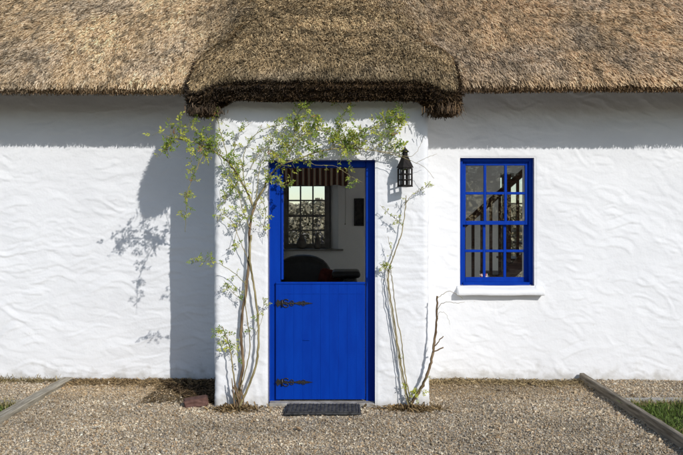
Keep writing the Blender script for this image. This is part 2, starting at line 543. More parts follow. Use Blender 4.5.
# masonry behind the sheets (keeps daylight out of the room)
def holed(name, x0, x1, y0, y1, z0, z1, holes, m):
    """slab of masonry with rectangular openings, one mesh"""
    bm = bmesh.new()
    xs = sorted({x0, x1, *[h[0] for h in holes], *[h[1] for h in holes]})
    for a, b in zip(xs, xs[1:]):
        hs = [h for h in holes if h[0] <= a + 1e-6 and h[1] >= b - 1e-6]
        if not hs:
            add_box(bm, a, b, y0, y1, z0, z1)
        else:
            h = hs[0]
            if h[2] > z0: add_box(bm, a, b, y0, y1, z0, h[2])
            if h[3] < z1: add_box(bm, a, b, y0, y1, h[3], z1)
    bmesh.ops.remove_doubles(bm, verts=bm.verts, dist=1e-5)
    seen = {}
    for f in list(bm.faces):                              # drop the doubled inner faces
        k = tuple(sorted(v.index for v in f.verts))
    bm.verts.index_update()
    for f in bm.faces:
        seen.setdefault(tuple(sorted(v.index for v in f.verts)), []).append(f)
    bmesh.ops.delete(bm, geom=[f for fs in seen.values() if len(fs) > 1 for f in fs], context='FACES_ONLY')
    return part(bmobj(name, bm, m))


g = 0.006
grow = lambda h: (h[0] - g, h[1] + g, h[2] - g, h[3] + g)
holed('inner_wall', -6.2, 6.2, YW + 0.03, 7.5, -0.1, 2.95, [(LOB[0] - g, LOB[1] + g, -0.1, LOB[3] + g), grow(WO), grow(WL), grow(WR)], M['inner'])
holed('inner_wall', XPL + 0.03, XPR - 0.03, YP + 0.03, 6.3, -0.1, 2.6, [(DX0 - g, DX1 + g, -0.1, DZ1 + g)], M['inner'])
pbox('inner_wall', (XPL + 0.03, XPL + 0.25, 6.3, YW + 0.03, -0.1, 2.6), M['inner'])
pbox('inner_wall', (XPR - 0.25, XPR - 0.03, 6.3, YW + 0.03, -0.1, 2.6), M['inner'])
pbox('ceiling', (XPL + 0.03, XPR - 0.03, 6.3, YW + 0.03, 2.45, 2.6), M['inner'])
BW = (-1.0, -0.05, 1.13, 2.3)                            # back window recess
BX = [(-5.0, -2.4, 0.5, 2.4), (2.6, 5.2, 0.5, 2.4)]  # extra back windows, added out of view to brighten the room
holed('back_wall', -6.2, 6.2, 11.5, 11.95, -0.1, 2.95, [BW] + BX, M['inner'])
pbox('gable_wall', (-6.2, -5.8, 7.5, 11.5, -0.1, 2.95), M['stucco'])
for e in ((5.8, 6.2, 7.5, 8.0, -0.1, 2.95), (5.8, 6.2, 10.9, 11.5, -0.1, 2.95), (5.8, 6.2, 8.0, 10.9, -0.1, 0.4), (5.8, 6.2, 8.0, 10.9, 2.4, 2.95)):
    pbox('gable_wall', e, M['stucco'])
gw = part(empty('window', (6.0, 9.45, 0.4)))  # gable window added out of view, lets sun brighten the room
for e in ((8.0, 8.06), (8.92, 8.98), (9.92, 9.98), (10.84, 10.9)):
    pbox('frame', (5.96, 6.04, e[0], e[1], 0.4, 2.4), M['blue'], gw)
for e in ((8.06, 8.92), (8.98, 9.92), (9.98, 10.84)):
    pbox('pane', (5.998, 6.002, e[0], e[1], 0.41, 2.39), M['glass'], gw)
pbox('ceiling', (-5.8, 5.8, 7.5, 11.5, 2.66, 2.8), M['inner'])
pbox('floor', (-5.8, 5.8, 7.04, 11.5, -0.06, 0.012), M['tile'])
pbox('floor', (XPL + 0.2, XPR - 0.2, 6.24, 7.05, -0.06, 0.01), M['tile'])
# gable triangles
for gx0 in (-6.19, 5.81):
    bm = bmesh.new()
    a = [bm.verts.new((gx0, 7.05, 2.94)), bm.verts.new((gx0, 11.9, 2.94)), bm.verts.new((gx0, 9.47, 5.3))]
    f = bm.faces.new(a)
    r = bmesh.ops.extrude_face_region(bm, geom=[f])
    bmesh.ops.translate(bm, verts=[v for v in r['geom'] if isinstance(v, bmesh.types.BMVert)], vec=(0.38, 0, 0))
    bmesh.ops.recalc_face_normals(bm, faces=bm.faces)
    part(bmobj('gable_wall', bm, M['stucco']))
# splayed side of the back recess
bm = bmesh.new()
pts = [(-0.052, 11.503), (-0.052, 11.94), (-0.24, 11.94)]
lo = [bm.verts.new((x, y, 1.13)) for x, y in pts]; hi = [bm.verts.new((x, y, 2.299)) for x, y in pts]
bm.faces.new(lo[::-1]); bm.faces.new(hi)
for k in range(3):
    bm.faces.new((lo[k], lo[(k + 1) % 3], hi[(k + 1) % 3], hi[k]))
bmesh.ops.recalc_face_normals(bm, faces=bm.faces)
part(bmobj('window_reveal', bm, M['inner']))


# ---------------------------------------------------------------- sash windows
def sash_window(x0, x1, y, z0, z1, m, cols=3, depth=0.11, flip=1, board=True):
    """box frame, two sashes of cols x 2 panes; y is the outer face"""
    wnd = part(empty('window', ((x0 + x1) / 2, y, z0)))
    fw = 0.034
    f = flip
    Y = lambda a, b: (y + f * a, y + f * b) if f > 0 else (y + f * b, y + f * a)
    def pb(name, a, b, c, d, e, g2, mm=m, bev=0.003):
        return pbox(name, (a, b, *Y(c, d), e, g2), mm, wnd, bev)
    pb('frame', x0 - .01, x0 + fw, 0, depth, z0 - .01, z1 + .01)
    pb('frame', x1 - fw, x1 + .01, 0, depth, z0 - .01, z1 + .01)
    pb('frame', x0 + fw + .001, x1 - fw - .001, 0, depth, z1 - fw, z1 + .01)
    pb('frame', x0 + fw + .001, x1 - fw - .001, -0.012, depth, z0 - .01, z0 + 0.03)
    zm = (z0 + z1) / 2 - 0.012
    a, b = x0 + fw - .004, x1 - fw + .004
    for (lo, hi, d0) in ((zm - 0.02, z1 - fw + .004, 0.030), (z0 + 0.026, zm + 0.022, 0.066)):
        st = 0.040; d1 = d0 + 0.032
        rl = 0.05 if lo < zm - 0.1 else 0.04
        pb('stile', a, a + st, d0, d1, lo, hi)
        pb('stile', b - st, b, d0, d1, lo, hi)
        pb('rail', a + st + .0005, b - st - .0005, d0 + .001, d1 - .001, hi - 0.04, hi - .0005)
        pb('rail', a + st + .0005, b - st - .0005, d0 + .001, d1 - .001, lo + .0005, lo + rl)
        ia, ib, il, ih = a + st, b - st, lo + rl, hi - 0.04
        bw = 0.026
        cw = (ib - ia - bw * (cols - 1)) / cols
        hm = (il + ih) / 2
        for k in range(cols - 1):
            xx = ia + cw * (k + 1) + bw * k
            pb('glazing_bar', xx, xx + bw, d0 + .003, d1 - .004, il - .002, ih + .002)
        for k in range(cols):
            xx = ia + (cw + bw) * k
            pb('glazing_bar', xx - .001, xx + cw + .001, d0 + .005, d1 - .006, hm - bw / 2, hm + bw / 2)
            for (p, q) in ((il, hm - bw / 2), (hm + bw / 2, ih)):
                pb('pane', xx - .004, xx + cw + .004, d0 + .016, d0 + .020, p - .004, q + .004, M['glass'], 0)
    return wnd


win = sash_window(WX0, WX1, YW + 0.06, WZ0, WZ1, M['blue'])
sash_window(WL[0], WL[1], YW + 0.085, WL[2], WL[3], M['blue'])  # glazing of the added daylight openings, left then right
sash_window(WR[0], WR[1], YW + 0.085, WR[2], WR[3], M['blue'])
sash_window(-0.955, -0.215, 11.86, 1.145, 2.255, M['grey_frame'], flip=-1)
for h in BX:
    sash_window(h[0], h[1], 11.86, h[2], h[3], M['grey_frame'], flip=-1, cols=4)
pbox('window_reveal', (-1.0, -0.06, 11.76, 11.9, 2.2555, 2.31), M['inner'])
pbox('window_sill', (-1.09, 0.03, 11.43, 11.76, 1.115, 1.142), M['grey_frame'], bev=.004)
# rendered sill under the blue window: sloping top, softened nose
bm = bmesh.new()
sx0, sx1 = 1.15, 2.005
prof = [(7.10, 0.952), (6.985, 0.918), (6.927, 0.898), (6.918, 0.892), (6.916, 0.852), (6.923, 0.845), (6.99, 0.847), (7.05, 0.847), (7.10, 0.9)]
N_ = 60
rows = []
for i in range(N_ + 1):
    x = sx0 + (sx1 - sx0) * i / N_
    e = 0.008 * noise2(np.array([x * 6.0]), np.array([1.7]), 71)[0]
    inner = WX0 + 0.002 < x < WX1 - 0.002
    row = []
    for j, (y, z) in enumerate(prof):
        yy = y
        if not inner and y > 7.02: yy = 7.02
        row.append(bm.verts.new((x, yy + (e if y < 6.98 else 0), z + e * 0.6)))
    rows.append(row)
for a, b in zip(rows, rows[1:]):
    for k in range(len(prof)):
        kk = (k + 1) % len(prof)
        bm.faces.new((a[k], b[k], b[kk], a[kk])).smooth = True
bm.faces.new(rows[0]); bm.faces.new(rows[-1][::-1])
bmesh.ops.recalc_face_normals(bm, faces=bm.faces)
part(bmobj('window_sill', bm, M['stucco']))

# ---------------------------------------------------------------- half door
FY = YP + 0.105
fr = part(empty('door_frame', ((DX0 + DX1) / 2, FY, 0)))
LX0, LX1 = -0.535, 0.212
pbox('jamb', (DX0 - .03, LX0, FY, FY + 0.12, -0.03, 2.12), M['blue'], fr, .005)
pbox('jamb', (LX1, DX1 + .03, FY, FY + 0.12, -0.03, 2.12), M['blue'], fr, .005)
pbox('head', (LX0 + .001, LX1 - .001, FY + .001, FY + 0.118, 2.045, 2.12), M['blue'], fr, .005)
pbox('threshold', (DX0 + .002, DX1 - .002, YP + 0.015, FY + 0.16, -0.05, 0.014), M['concrete'], cottage, .006)


def door_leaf(x0, x1, y, z0, z1, n, seed):
    leaf = part(empty('half_door', (x0, y, z0)))
    pw = (x1 - x0 - 0.006) / n
    rr = random.Random(seed)
    for k in range(n):
        a = x0 + 0.003 + pw * k
        dy = rr.uniform(-.0007, .0007)
        pbox('plank', (a + .0001, a + pw - .0001, y + dy, y + 0.022 + dy, z0, z1 - 0.012), M['blue'], leaf, .0009)
    for zz in (z0 + 0.1, z1 - 0.2):
        pbox('ledge', (x0 + .06, x1 - .02, y + 0.0245, y + 0.046, zz, zz + 0.1), M['blue'], leaf, .004)
    pbox('top_rail', (x0 + .002, x1 - .002, y - 0.006, y + 0.0225, z1 - 0.0115, z1 + 0.008), M['blue'], leaf, .004)
    return leaf


leaf = door_leaf(-0.572, LX1 - 0.004, FY - 0.024, 0.032, 1.04, 10, 3)
pbox('weather_rail', (-0.52, LX1 - .03, FY - 0.0265, FY - 0.0235, 0.945, 0.951), M['blue'], leaf)
# upper leaf, swung right back into the lobby
ul = empty('half_door', (LX0 + 0.004, FY + 0.075, 1.06), math.radians(103))
ul.parent = cottage; ul.location = Vector(ul.location) - Vector(cottage.location)
for k in range(10):
    o = box('plank', (0.0745 * k + .001, 0.0745 * k + .0735, -0.022, 0, 0, 0.975), M['blue'], None, .0035); o.parent = ul
for zz in (0.1, 0.78):
    o = box('ledge', (.02, .72, 0.0005, 0.024, zz, zz + 0.1), M['blue'], None, .004); o.parent = ul


def flat_poly(bm, pts, y0, y1):
    a = [bm.verts.new((x, y0, z)) for x, z in pts]
    b = [bm.verts.new((x, y1, z)) for x, z in pts]
    bm.faces.new(a); bm.faces.new(b[::-1])
    n = len(pts)
    for k in range(n):
        bm.faces.new((a[k], b[k], b[(k + 1) % n], a[(k + 1) % n]))


def ring2(bm, cx, cz, rx, rz, th, y, a0=0, a1=360):
    pts = []
    full = abs(a1 - a0) >= 360
    n = 14
    P = [Vector((cx + rx * math.cos(math.radians(a0 + (a1 - a0) * k / n)), y, cz + rz * math.sin(math.radians(a0 + (a1 - a0) * k / n)))) for k in range(n + 1)]
    add_tube(bm, P, th, th, 5)


def hinge(xl, zc, y):
    bm = bmesh.new()
    hy = y
    # spear-pointed strap
    flat_poly(bm, [(xl + .05, zc - .007), (xl + .17, zc - .006), (xl + .205, zc - .017), (xl + .225, zc - .008), (xl + .262, zc - .010), (xl + .318, zc),
                   (xl + .262, zc + .010), (xl + .225, zc + .008), (xl + .205, zc + .017), (xl + .17, zc + .006), (xl + .05, zc + .007)], hy - .005, hy)
    # knuckle over the joint
    add_tube(bm, [(xl + .052, hy - .009, zc - .03), (xl + .052, hy - .009, zc + .03)], .0085, .0085, 8)
    # fleur on the frame side
    flat_poly(bm, [(xl + .05, zc - .012), (xl + .03, zc - .02), (xl + .012, zc - .034), (xl + .002, zc - .012), (xl - .006, zc),
                   (xl + .002, zc + .012), (xl + .012, zc + .034), (xl + .03, zc + .02), (xl + .05, zc + .012)], hy - .006, hy - .001)
    for s in (-1, 1):
        ring2(bm, xl + .085, zc + s * .021, .020, .013, .0042, hy - .004, 180 * (s < 0), 180 * (s < 0) + 300)
        ring2(bm, xl + .135, zc + s * .013, .014, .008, .0036, hy - .004)
        ring2(bm, xl + .236, zc + s * .013, .013, .006, .0030, hy - .004)
    bmesh.ops.recalc_face_normals(bm, faces=bm.faces)
    return bm


for zc in (0.865, 0.182):
    h = part(bmobj('hinge', hinge(-0.565, zc, FY - 0.0255), M['iron']), leaf)
    for dx in (0.012, 0.11, 0.16, 0.21, 0.28):
        bm = bmesh.new()
        bmesh.ops.create_icosphere(bm, subdivisions=1, radius=0.0055, matrix=Matrix.Translation((-0.565 + dx, FY - 0.0315, zc)) @ Matrix.Diagonal((1, .6, 1, 1)))
        part(bmobj('stud', bm, M['iron']), leaf)
pbox('pull', (-0.335, -0.275, FY - 0.030, FY - 0.0235, 0.543, 0.551), M['blue'], leaf, .002)

# ---------------------------------------------------------------- thatch
def straws(name, P, Nn, L, W, colr, parent, down=(0, -0.7, -0.7), lean=0.0, lift=(0.12, 0.5), jit=0.35, m=None, outward=False):
    n = len(P)
    Nn = Nn.copy()
    under = Nn[:, 2] < -0.3
    Nn[under, 2] = 0; Nn[under, 1] -= 0.5
    Nn /= np.linalg.norm(Nn, axis=1, keepdims=True) + 1e-9
    d = np.tile(np.asarray(down, float), (n, 1))
    lean = np.broadcast_to(lean, (n,))
    d[:, 0] += lean
    d += R.normal(0, jit, (n, 3))
    if outward: d = d * 0.5 + Nn * 1.0
    else: d -= Nn * (d * Nn).sum(1, keepdims=True)
    d /= np.linalg.norm(d, axis=1, keepdims=True) + 1e-9
    a = R.uniform(lift[0], lift[1], n)[:, None]
    ax = d * np.cos(a) + Nn * np.sin(a)
    side = np.cross(ax, Nn + R.normal(0, 0.35, (n, 3)))
    side /= np.linalg.norm(side, axis=1, keepdims=True) + 1e-9
    Ls = L * R.uniform(0.55, 1.45, n)[:, None]; Ws = W * R.uniform(0.6, 1.5, n)[:, None] / 2
    root = P + Nn * R.uniform(-0.006, 0.020, n)[:, None] - ax * Ls * 0.35
    tip = root + ax * Ls
    V = np.stack([root - side * Ws, root + side * Ws, tip + side * Ws * .8, tip - side * Ws * .8], 1).reshape(-1, 3)
    F = np.arange(n * 4).reshape(n, 4)
    col = np.repeat(colr, 4, 0)
    o = link(name, npmesh(name, V, F, col), m or M['straw'])
    part(o)
    if parent is not cottage:
        pass
    tag(o, kind='stuff')
    return o


def sample(V, F, dens):
    """area-weighted points on quads, density per m2 given per face"""
    A, B, Cc, D = (V[F[:, i]] for i in range(4))
    n1 = np.cross(Cc - A, D - B); ar = np.linalg.norm(n1, axis=1) / 2
    nn = n1 / (2 * ar[:, None] + 1e-12)
    cnt = R.poisson(ar * dens)
    fi = np.repeat(np.arange(len(F)), cnt)
    u = R.random(len(fi))[:, None]; v = R.random(len(fi))[:, None]
    p = (A[fi] * (1 - u) + B[fi] * u) * (1 - v) + (D[fi] * (1 - u) + Cc[fi] * u) * v
    return p, nn[fi], fi


def straw_cols(p, base, dark, light, seed, patch=1.0):
    n = len(p)
    x, y, z = p.T
    t = R.beta(1.6, 1.6, n)
    c = np.where(t[:, None] < 0.5, dark + (base - dark) * (t[:, None] * 2), base + (light - base) * (t[:, None] * 2 - 1))
    k = 1 + 0.28 * patch * fbm(x * 1.2, z * 1.5, seed, 3) + 0.30 * fbm(x * 9, z * 7, seed + 5, 3)
    k2 = np.where(noise2(x * 30, z * 24, seed + 9) > 0.42, 0.55, 1.0)
    gm = np.clip(fbm(x * 1.7 + 3, z * 2.6, seed + 13, 4) * 2.2, 0, 1)[:, None] * 0.3      # weathered grey
    c = c * (1 - gm) + c.mean(1, keepdims=True) * np.array((1.0, 0.95, 0.88)) * gm
    return np.clip(c * (k * k2)[:, None], 0.008, 0.82)


# main roof: profile swept along x
TX0, TX1, TYF, TYB = -1.30, 1.005, 5.79, 8.75
EV = np.array
prof = EV([(7.30, 2.93), (6.95, 2.855), (6.62, 2.785), (6.50, 2.745), (6.44, 2.735), (6.40, 2.765), (6.415, 2.81), (6.47, 2.88)])
t = np.arange(0.0, 3.01, 0.05)
up = np.stack([6.53 + t, 2.945 + t * 1.0], 1)
ridge_y, ridge_z = up[-1]
back = EV([(ridge_y + 0.12, ridge_z + 0.03), (ridge_y + 0.3, ridge_z - 0.1), (12.55, ridge_z - 0.1 - (12.55 - ridge_y - 0.3)), (12.52, 2.72), (11.9, 2.9)])
prof = np.concatenate([prof, up, back])
XR = np.concatenate([np.arange(-6.5, -4.2, 0.15), np.arange(-4.2, 4.2, 0.035), np.arange(4.2, 6.51, 0.15)])
PX, PK = np.meshgrid(XR, np.arange(len(prof)))
VY = prof[PK, 0].copy(); VZ = prof[PK, 1].copy()
sag = 0.018 * noise2(XR * 0.9, XR * 0 + 0.5, 81) + np.where(XR > 0, 0.050, 0.034)       # eave wanders a little
ovh = np.where(XR > 0, -0.045, 0.0)
lump = 0.020 * fbm(PX * 3.2, (VY + VZ) * 2.4, 83, 3) + 0.012 * fbm(PX * 15, (VY + VZ) * 9, 88, 2)
top = (PK >= 5) & (PK < len(prof) - 3)
VY = VY + ovh[None, :] - lump * 0.7 * top
VZ = VZ + sag[None, :] + lump * 0.7 * top
Vr = np.stack([PX, VY, VZ], -1).reshape(-1, 3)
nx = len(XR); nk = len(prof)
idx = np.arange(nx * nk).reshape(nk, nx)
Fr = np.stack([idx[:-1, :-1], idx[:-1, 1:], idx[1:, 1:], idx[1:, :-1]], -1).reshape(-1, 4)
roof = part(link('thatched_roof', npmesh('thatched_roof', Vr, Fr, smooth=True), M['thatch']))
cx = Vr[Fr].mean(1)
dens = np.where((np.abs(cx[:, 0]) < 4.1) & (cx[:, 1] < 8.15), 20000.0, 0)
dens[(np.abs(cx[:, 0]) < 4.1) & (cx[:, 1] < 8.5) & (cx[:, 1] >= 8.15)] = 3000
dens[(cx[:, 0] > -1.1) & (cx[:, 0] < 0.85)] = 0
dens[(cx[:, 1] > 6.46) & (cx[:, 2] < 2.86)] *= 0.15
dens[np.abs(cx[:, 0]) > cx[:, 1] * 0.5 + 0.12] *= 0.55
dens[cx[:, 1] > 7.9] *= 0.5
dens[cx[:, 2] < 2.84] *= 0.55
p, nn, fi = sample(Vr, Fr, dens)
left = p[:, 0] < 0
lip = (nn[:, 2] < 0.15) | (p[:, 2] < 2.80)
base = np.where(left[:, None], (0.66, 0.495, 0.30), (0.66, 0.49, 0.295))
dark = np.where(left[:, None], (0.27, 0.18, 0.095), (0.19, 0.125, 0.07))
light = np.where(left[:, None], (0.84, 0.70, 0.50), (0.82, 0.65, 0.45))
c = straw_cols(p, base, dark, light, 91)
c *= np.where(left[:, None], (1.02, 1.0, 0.965), (1.05, 1.0, 0.945))
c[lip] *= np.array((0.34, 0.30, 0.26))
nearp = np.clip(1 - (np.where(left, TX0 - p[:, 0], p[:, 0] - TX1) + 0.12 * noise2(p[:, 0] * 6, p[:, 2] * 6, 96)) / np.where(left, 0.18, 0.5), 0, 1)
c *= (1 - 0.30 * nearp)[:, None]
lean = np.where(left, -0.12, 0.38) + 0.25 * noise2(p[:, 0] * 1.3, p[:, 2] * 1.3, 95)
straws('reed_straw', p[~lip], nn[~lip], 0.057, 0.0060, c[~lip], roof, lean=lean[~lip], jit=0.20, lift=(0.0, 0.36))
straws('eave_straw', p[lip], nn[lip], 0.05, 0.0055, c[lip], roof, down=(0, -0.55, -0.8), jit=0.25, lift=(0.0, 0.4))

# porch roof: the thatch swept down over the porch, with a thick cut skirt
rc = 0.17
path = []
for y in np.arange(TYB, TYF + rc, -0.05): path.append((TX0, y, -1, 0))
for a in np.linspace(0, math.pi / 2, 9): path.append((TX0 + rc - rc * math.cos(a), TYF + rc - rc * math.sin(a), -math.cos(a), -math.sin(a)))
for x in np.arange(TX0 + rc + 0.03, TX1 - rc, 0.03): path.append((x, TYF, 0, -1))
for a in np.linspace(0, math.pi / 2, 9): path.append((TX1 - rc + rc * math.sin(a), TYF + rc - rc * math.cos(a), math.sin(a), -math.cos(a)))
for y in np.arange(TYF + rc + 0.05, TYB + .001, 0.05): path.append((TX1, y, 1, 0))
path = np.array(path)
px_, py_, pnx, pny = path.T
slope = 0.80
def ztop(y): return 2.745 + (y - TYF) * slope
# distance from the two hanging corners decides how far the skirt droops
crn = np.minimum(np.hypot(px_ - TX0 - .05, py_ - TYF - .05), np.hypot(px_ - TX1 + .05, py_ - TYF - .05))
dxe = np.minimum(px_ - TX0, TX1 - px_)
droop = 0.115 * np.clip((0.26 - dxe) / 0.07, 0, 1) * np.clip(1.5 - (py_ - TYF) / 0.22, 0, 1)
zb = 2.575 - droop + np.clip(py_ - TYF - 0.30, 0, 0.6) * 0.45 + 0.008 * noise2(px_ * 5, py_ * 5, 101)
def crownz(x, y):
    e = np.minimum(x - TX0, TX1 - x)
    sidew = np.clip(e / 0.45, 0, 1)
    rnd = 1 - np.sqrt(np.clip(1 - (1 - sidew) ** 2, 0, 1))
    ff = np.clip((y - TYF) / 0.22, 0, 1); rf = 1 - np.sqrt(np.clip(1 - (1 - ff) ** 2, 0, 1))
    corner = 0.12 * np.exp(-((e / 0.22) ** 2 + ((y - TYF) / 0.30) ** 2))
    front = rnd * (0.07 + 0.34 * np.clip(y - TYF - 0.05, 0, 0.6))
    u = np.clip((e + 0.04) / 0.52, 0, 1)
    S_ = u * u * (3 - 2 * u)
    hump = np.clip(ztop(y) + 0.035 - (2.945 + (y - 6.53) + 0.04), 0, 1)
    back = (1 - S_) * (hump + 0.035)
    wy = np.clip((y - 6.25) / 0.45, 0, 1); wy = wy * wy * (3 - 2 * wy)
    return ztop(y) + 0.035 - 0.10 * rf - corner - front * (1 - wy) - back * wy
zt = crownz(px_ - pnx * 0.012, py_ - pny * 0.012) - 0.012
zt = np.where(py_ > 6.5, zt, np.maximum(zt, zb + 0.12))
zb = np.minimum(zb, zt - 0.06)
cxm = (TX0 + TX1) / 2
rings = []
def ring(inset, z, extra=0.0):
    rings.append(np.stack([px_ - pnx * inset, py_ - pny * inset, z], 1))
ring(0.34, zb + 0.10)
ring(0.14, zb + 0.025)
ring(0.05, zb)
ring(0.030, zb + 0.03)
ring(0.02, zb + (zt - zb) * 0.5)
ring(0.004, zt - 0.035)
ring(0.0, zt - 0.012)
ring(0.02, crownz(px_ - pnx * 0.02, py_ - pny * 0.02) - 0.004)
# crown: heightfield inside
Vk = np.concatenate(rings); m = len(path); nr = len(rings)
idx = np.arange(m * nr).reshape(nr, m)
Fk = np.stack([idx[:-1, :-1], idx[:-1, 1:], idx[1:, 1:], idx[1:, :-1]], -1).reshape(-1, 4)
lum = 0.016 * noise2(Vk[:, 0] * 11 + Vk[:, 1] * 9, Vk[:, 2] * 13, 103)
Vk[:, 1] += lum * 0.8
Vk[:, 0] += lum * 0.4
def ins(x, y):
    """inward distance from the rounded footprint"""
    ax = np.minimum(x - TX0, TX1 - x); ay = y - TYF
    q = np.minimum(ax, ay)
    cor = (ax < rc) & (ay < rc)
    return np.where(cor, rc - np.hypot(rc - ax, rc - ay), q)
gx2 = np.linspace(TX0 + .0225, TX1 - .0225, 84); gy2 = np.linspace(TYF + .0225, TYB, 96)
G2X, G2Y = np.meshgrid(gx2, gy2)
# pull the grid's front corners onto the rounded outline
d_in = ins(G2X, G2Y)
for sx, cx0 in ((-1, TX0 + rc), (1, TX1 - rc)):
    cy0 = TYF + rc
    mk = ((G2X - cx0) * sx > 0) & (G2Y < cy0)
    vx = G2X - cx0; vy = G2Y - cy0
    k = np.maximum(np.abs(vx), np.abs(vy)) / (np.hypot(vx, vy) + 1e-9)
    G2X = np.where(mk, cx0 + vx * k, G2X); G2Y = np.where(mk, cy0 + vy * k, G2Y)
d_in = np.clip(ins(G2X, G2Y), 0, 1)
G2Z = crownz(G2X, G2Y)
G2Z += 0.020 * fbm(G2X * 3, G2Y * 4, 105, 3) + 0.010 * fbm(G2X * 14, G2Y * 16, 107, 2)
n2x, n2y = len(gx2), len(gy2)
idx = np.arange(n2x * n2y).reshape(n2y, n2x) + len(Vk)
Fg = np.stack([idx[:-1, :-1], idx[:-1, 1:], idx[1:, 1:], idx[1:, :-1]], -1).reshape(-1, 4)
Vp = np.concatenate([Vk, np.stack([G2X, G2Y, G2Z], -1).reshape(-1, 3)])
# close the shoulder: continue the skirt up to just under the crown
cap = np.stack([px_ - pnx * 0.06, py_ - pny * 0.06, crownz(px_ - pnx * 0.06, py_ - pny * 0.06) - 0.02], 1)
base_i = len(Vp); Vp = np.concatenate([Vp, cap])
last = np.arange(m) + (nr - 1) * m
Fc = np.stack([last[:-1], last[1:], base_i + np.arange(1, m), base_i + np.arange(m - 1)], -1)
Fp = np.concatenate([Fk, Fc, Fg])
proof = part(link('porch_roof', npmesh('porch_roof', Vp, Fp, smooth=True), M['skirt']))
cxp = Vp[Fp].mean(1)
isk = np.arange(len(Fp)) < len(Fk)
dens = np.where(isk, 19000.0, 20000.0)
dens[(cxp[:, 1] > 7.9)] *= 0.5
dens[(cxp[:, 1] > 8.15)] = 2500
dens[isk & (cxp[:, 1] > 7.3)] = 0
p, nn, fi = sample(Vp, Fp, dens)
sk = fi < len(Fk)
out = nn.copy()
c = straw_cols(p, np.array((0.43, 0.315, 0.175)), np.array((0.09, 0.062, 0.034)), np.array((0.68, 0.54, 0.33)), 111)
edge = np.clip(1 - (np.minimum((p[:, 0] - TX0) * 1.8, (TX1 - p[:, 0]) * 0.5) - 0.05) / 0.3 + 0.5 * noise2(p[:, 0] * 7, p[:, 1] * 7, 117), 0, 1) * np.clip((p[:, 1] - 6.1) / 0.5, 0, 1)
lf = p[:, :1] < (TX0 + TX1) / 2
cn = straw_cols(p, np.where(lf, (0.60, 0.45, 0.27), (0.60, 0.445, 0.27)), np.where(lf, (0.24, 0.16, 0.085), (0.18, 0.12, 0.068)), np.where(lf, (0.78, 0.64, 0.45), (0.78, 0.62, 0.42)), 91)
c = c * (1 - 0.85 * edge[:, None]) + cn * 0.85 * edge[:, None]
c *= (1 + 0.22 * noise2(p[:, 0] * 0.8, p[:, 1] * 9 + 0.6 * noise2(p[:, 0] * 2, p[:, 1] * 2, 118), 119))[:, None]
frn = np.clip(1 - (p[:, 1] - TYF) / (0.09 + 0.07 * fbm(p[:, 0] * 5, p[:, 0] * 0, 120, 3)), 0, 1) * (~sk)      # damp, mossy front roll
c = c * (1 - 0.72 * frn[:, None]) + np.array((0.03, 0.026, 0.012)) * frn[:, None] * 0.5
c = np.clip(c * np.array((1.02, 0.985, 0.92)), 0.01, 0.8)
straws('reed_straw', p[~sk], nn[~sk], 0.048, 0.0058, c[~sk], proof, lean=0.15 * noise2(p[~sk, 0] * 1.4, p[~sk, 1] * 1.4, 95), jit=0.26, lift=(0.0, 0.36))
cs = straw_cols(p[sk], np.array((0.055, 0.034, 0.017)), np.array((0.016, 0.010, 0.005)), np.array((0.15, 0.097, 0.05)), 113)
nk_ = nn[sk]
tpz = np.clip((p[sk][:, 2] - 2.66) / 0.07 + 0.5 * fbm(p[sk][:, 0] * 6, p[sk][:, 2] * 9, 122, 2), 0, 1)[:, None]
cs = cs * (1 + 0.6 * tpz)
btm = np.clip((2.62 - p[sk][:, 2]) / 0.06, 0, 1)[:, None]
cs = np.clip(cs * (1 + 0.5 * btm * np.array((1.1, 1.0, 0.8))), 0.005, 0.6)
straws('skirt_straw', p[sk], nk_, 0.034, 0.0056, cs, proof, down=(0, -0.3, -0.9), jit=0.8, lift=(-0.1, 0.5), outward=True)
# stray ends hanging from the two corners
P_, N_2 = [], []
for (cxx, sgn) in ((TX0 + 0.15, -1), (TX1 - 0.15, 1)):
    n = 1500
    P_.append(np.stack([cxx + R.normal(0, 0.055, n), TYF + 0.14 + R.normal(0, 0.07, n), 2.475 + np.abs(R.normal(0, 0.03, n)) + 0.01], 1))
    N_2.append(np.tile((sgn * 0.5, -0.85, 0.0), (n, 1)))
P_ = np.concatenate(P_); N_2 = np.concatenate(N_2)
cs = straw_cols(P_, np.array((0.12, 0.075, 0.038)), np.array((0.03, 0.018, 0.01)), np.array((0.27, 0.17, 0.085)), 115)
straws('skirt_straw', P_, N_2, 0.05, 0.0055, cs, proof, down=(0, -0.1, -1), jit=0.3, lift=(-0.2, 0.45))

# ------------------------------------------------------------------ staircase and things indoors
st = part(empty('staircase', (1.6, 9.0, 0)))
sx = lambda x: 1.486 + (x - 1.55) * 0.885
for k in range(11):
    x = 0.55 + 0.23 * k; z = sx(x) - 0.92
    if z < 0.05 or z > 2.6: continue
    pbox('tread', (x, x + 0.26, 9.0, 9.8, z - 0.03, z), M['stair'], st, .004)
    pbox('baluster', (x + .09, x + .125, 9.02, 9.055, z + .001, sx(x + .11) + .005), M['stair'], st)
    pbox('baluster', (x + .205, x + .24, 9.02, 9.055, z + .001, sx(x + .22) + .005), M['stair'], st)
bm = bmesh.new()
add_tube(bm, [(0.75, 9.04, sx(0.75) + .03), (3.0, 9.04, sx(3.0) + .03)], 0.042, 0.042, 8)
part(bmobj('handrail', bm, M['stair']), st)
bm = bmesh.new()
a = [(0.6, sx(.6) - .98), (0.6, sx(.6) - 1.2), (2.9, sx(2.9) - 1.2), (2.9, sx(2.9) - .98)]
flat_poly(bm, a, 8.96, 8.999)
bmesh.ops.recalc_face_normals(bm, faces=bm.faces)
part(bmobj('stringer', bm, M['stair']), st)
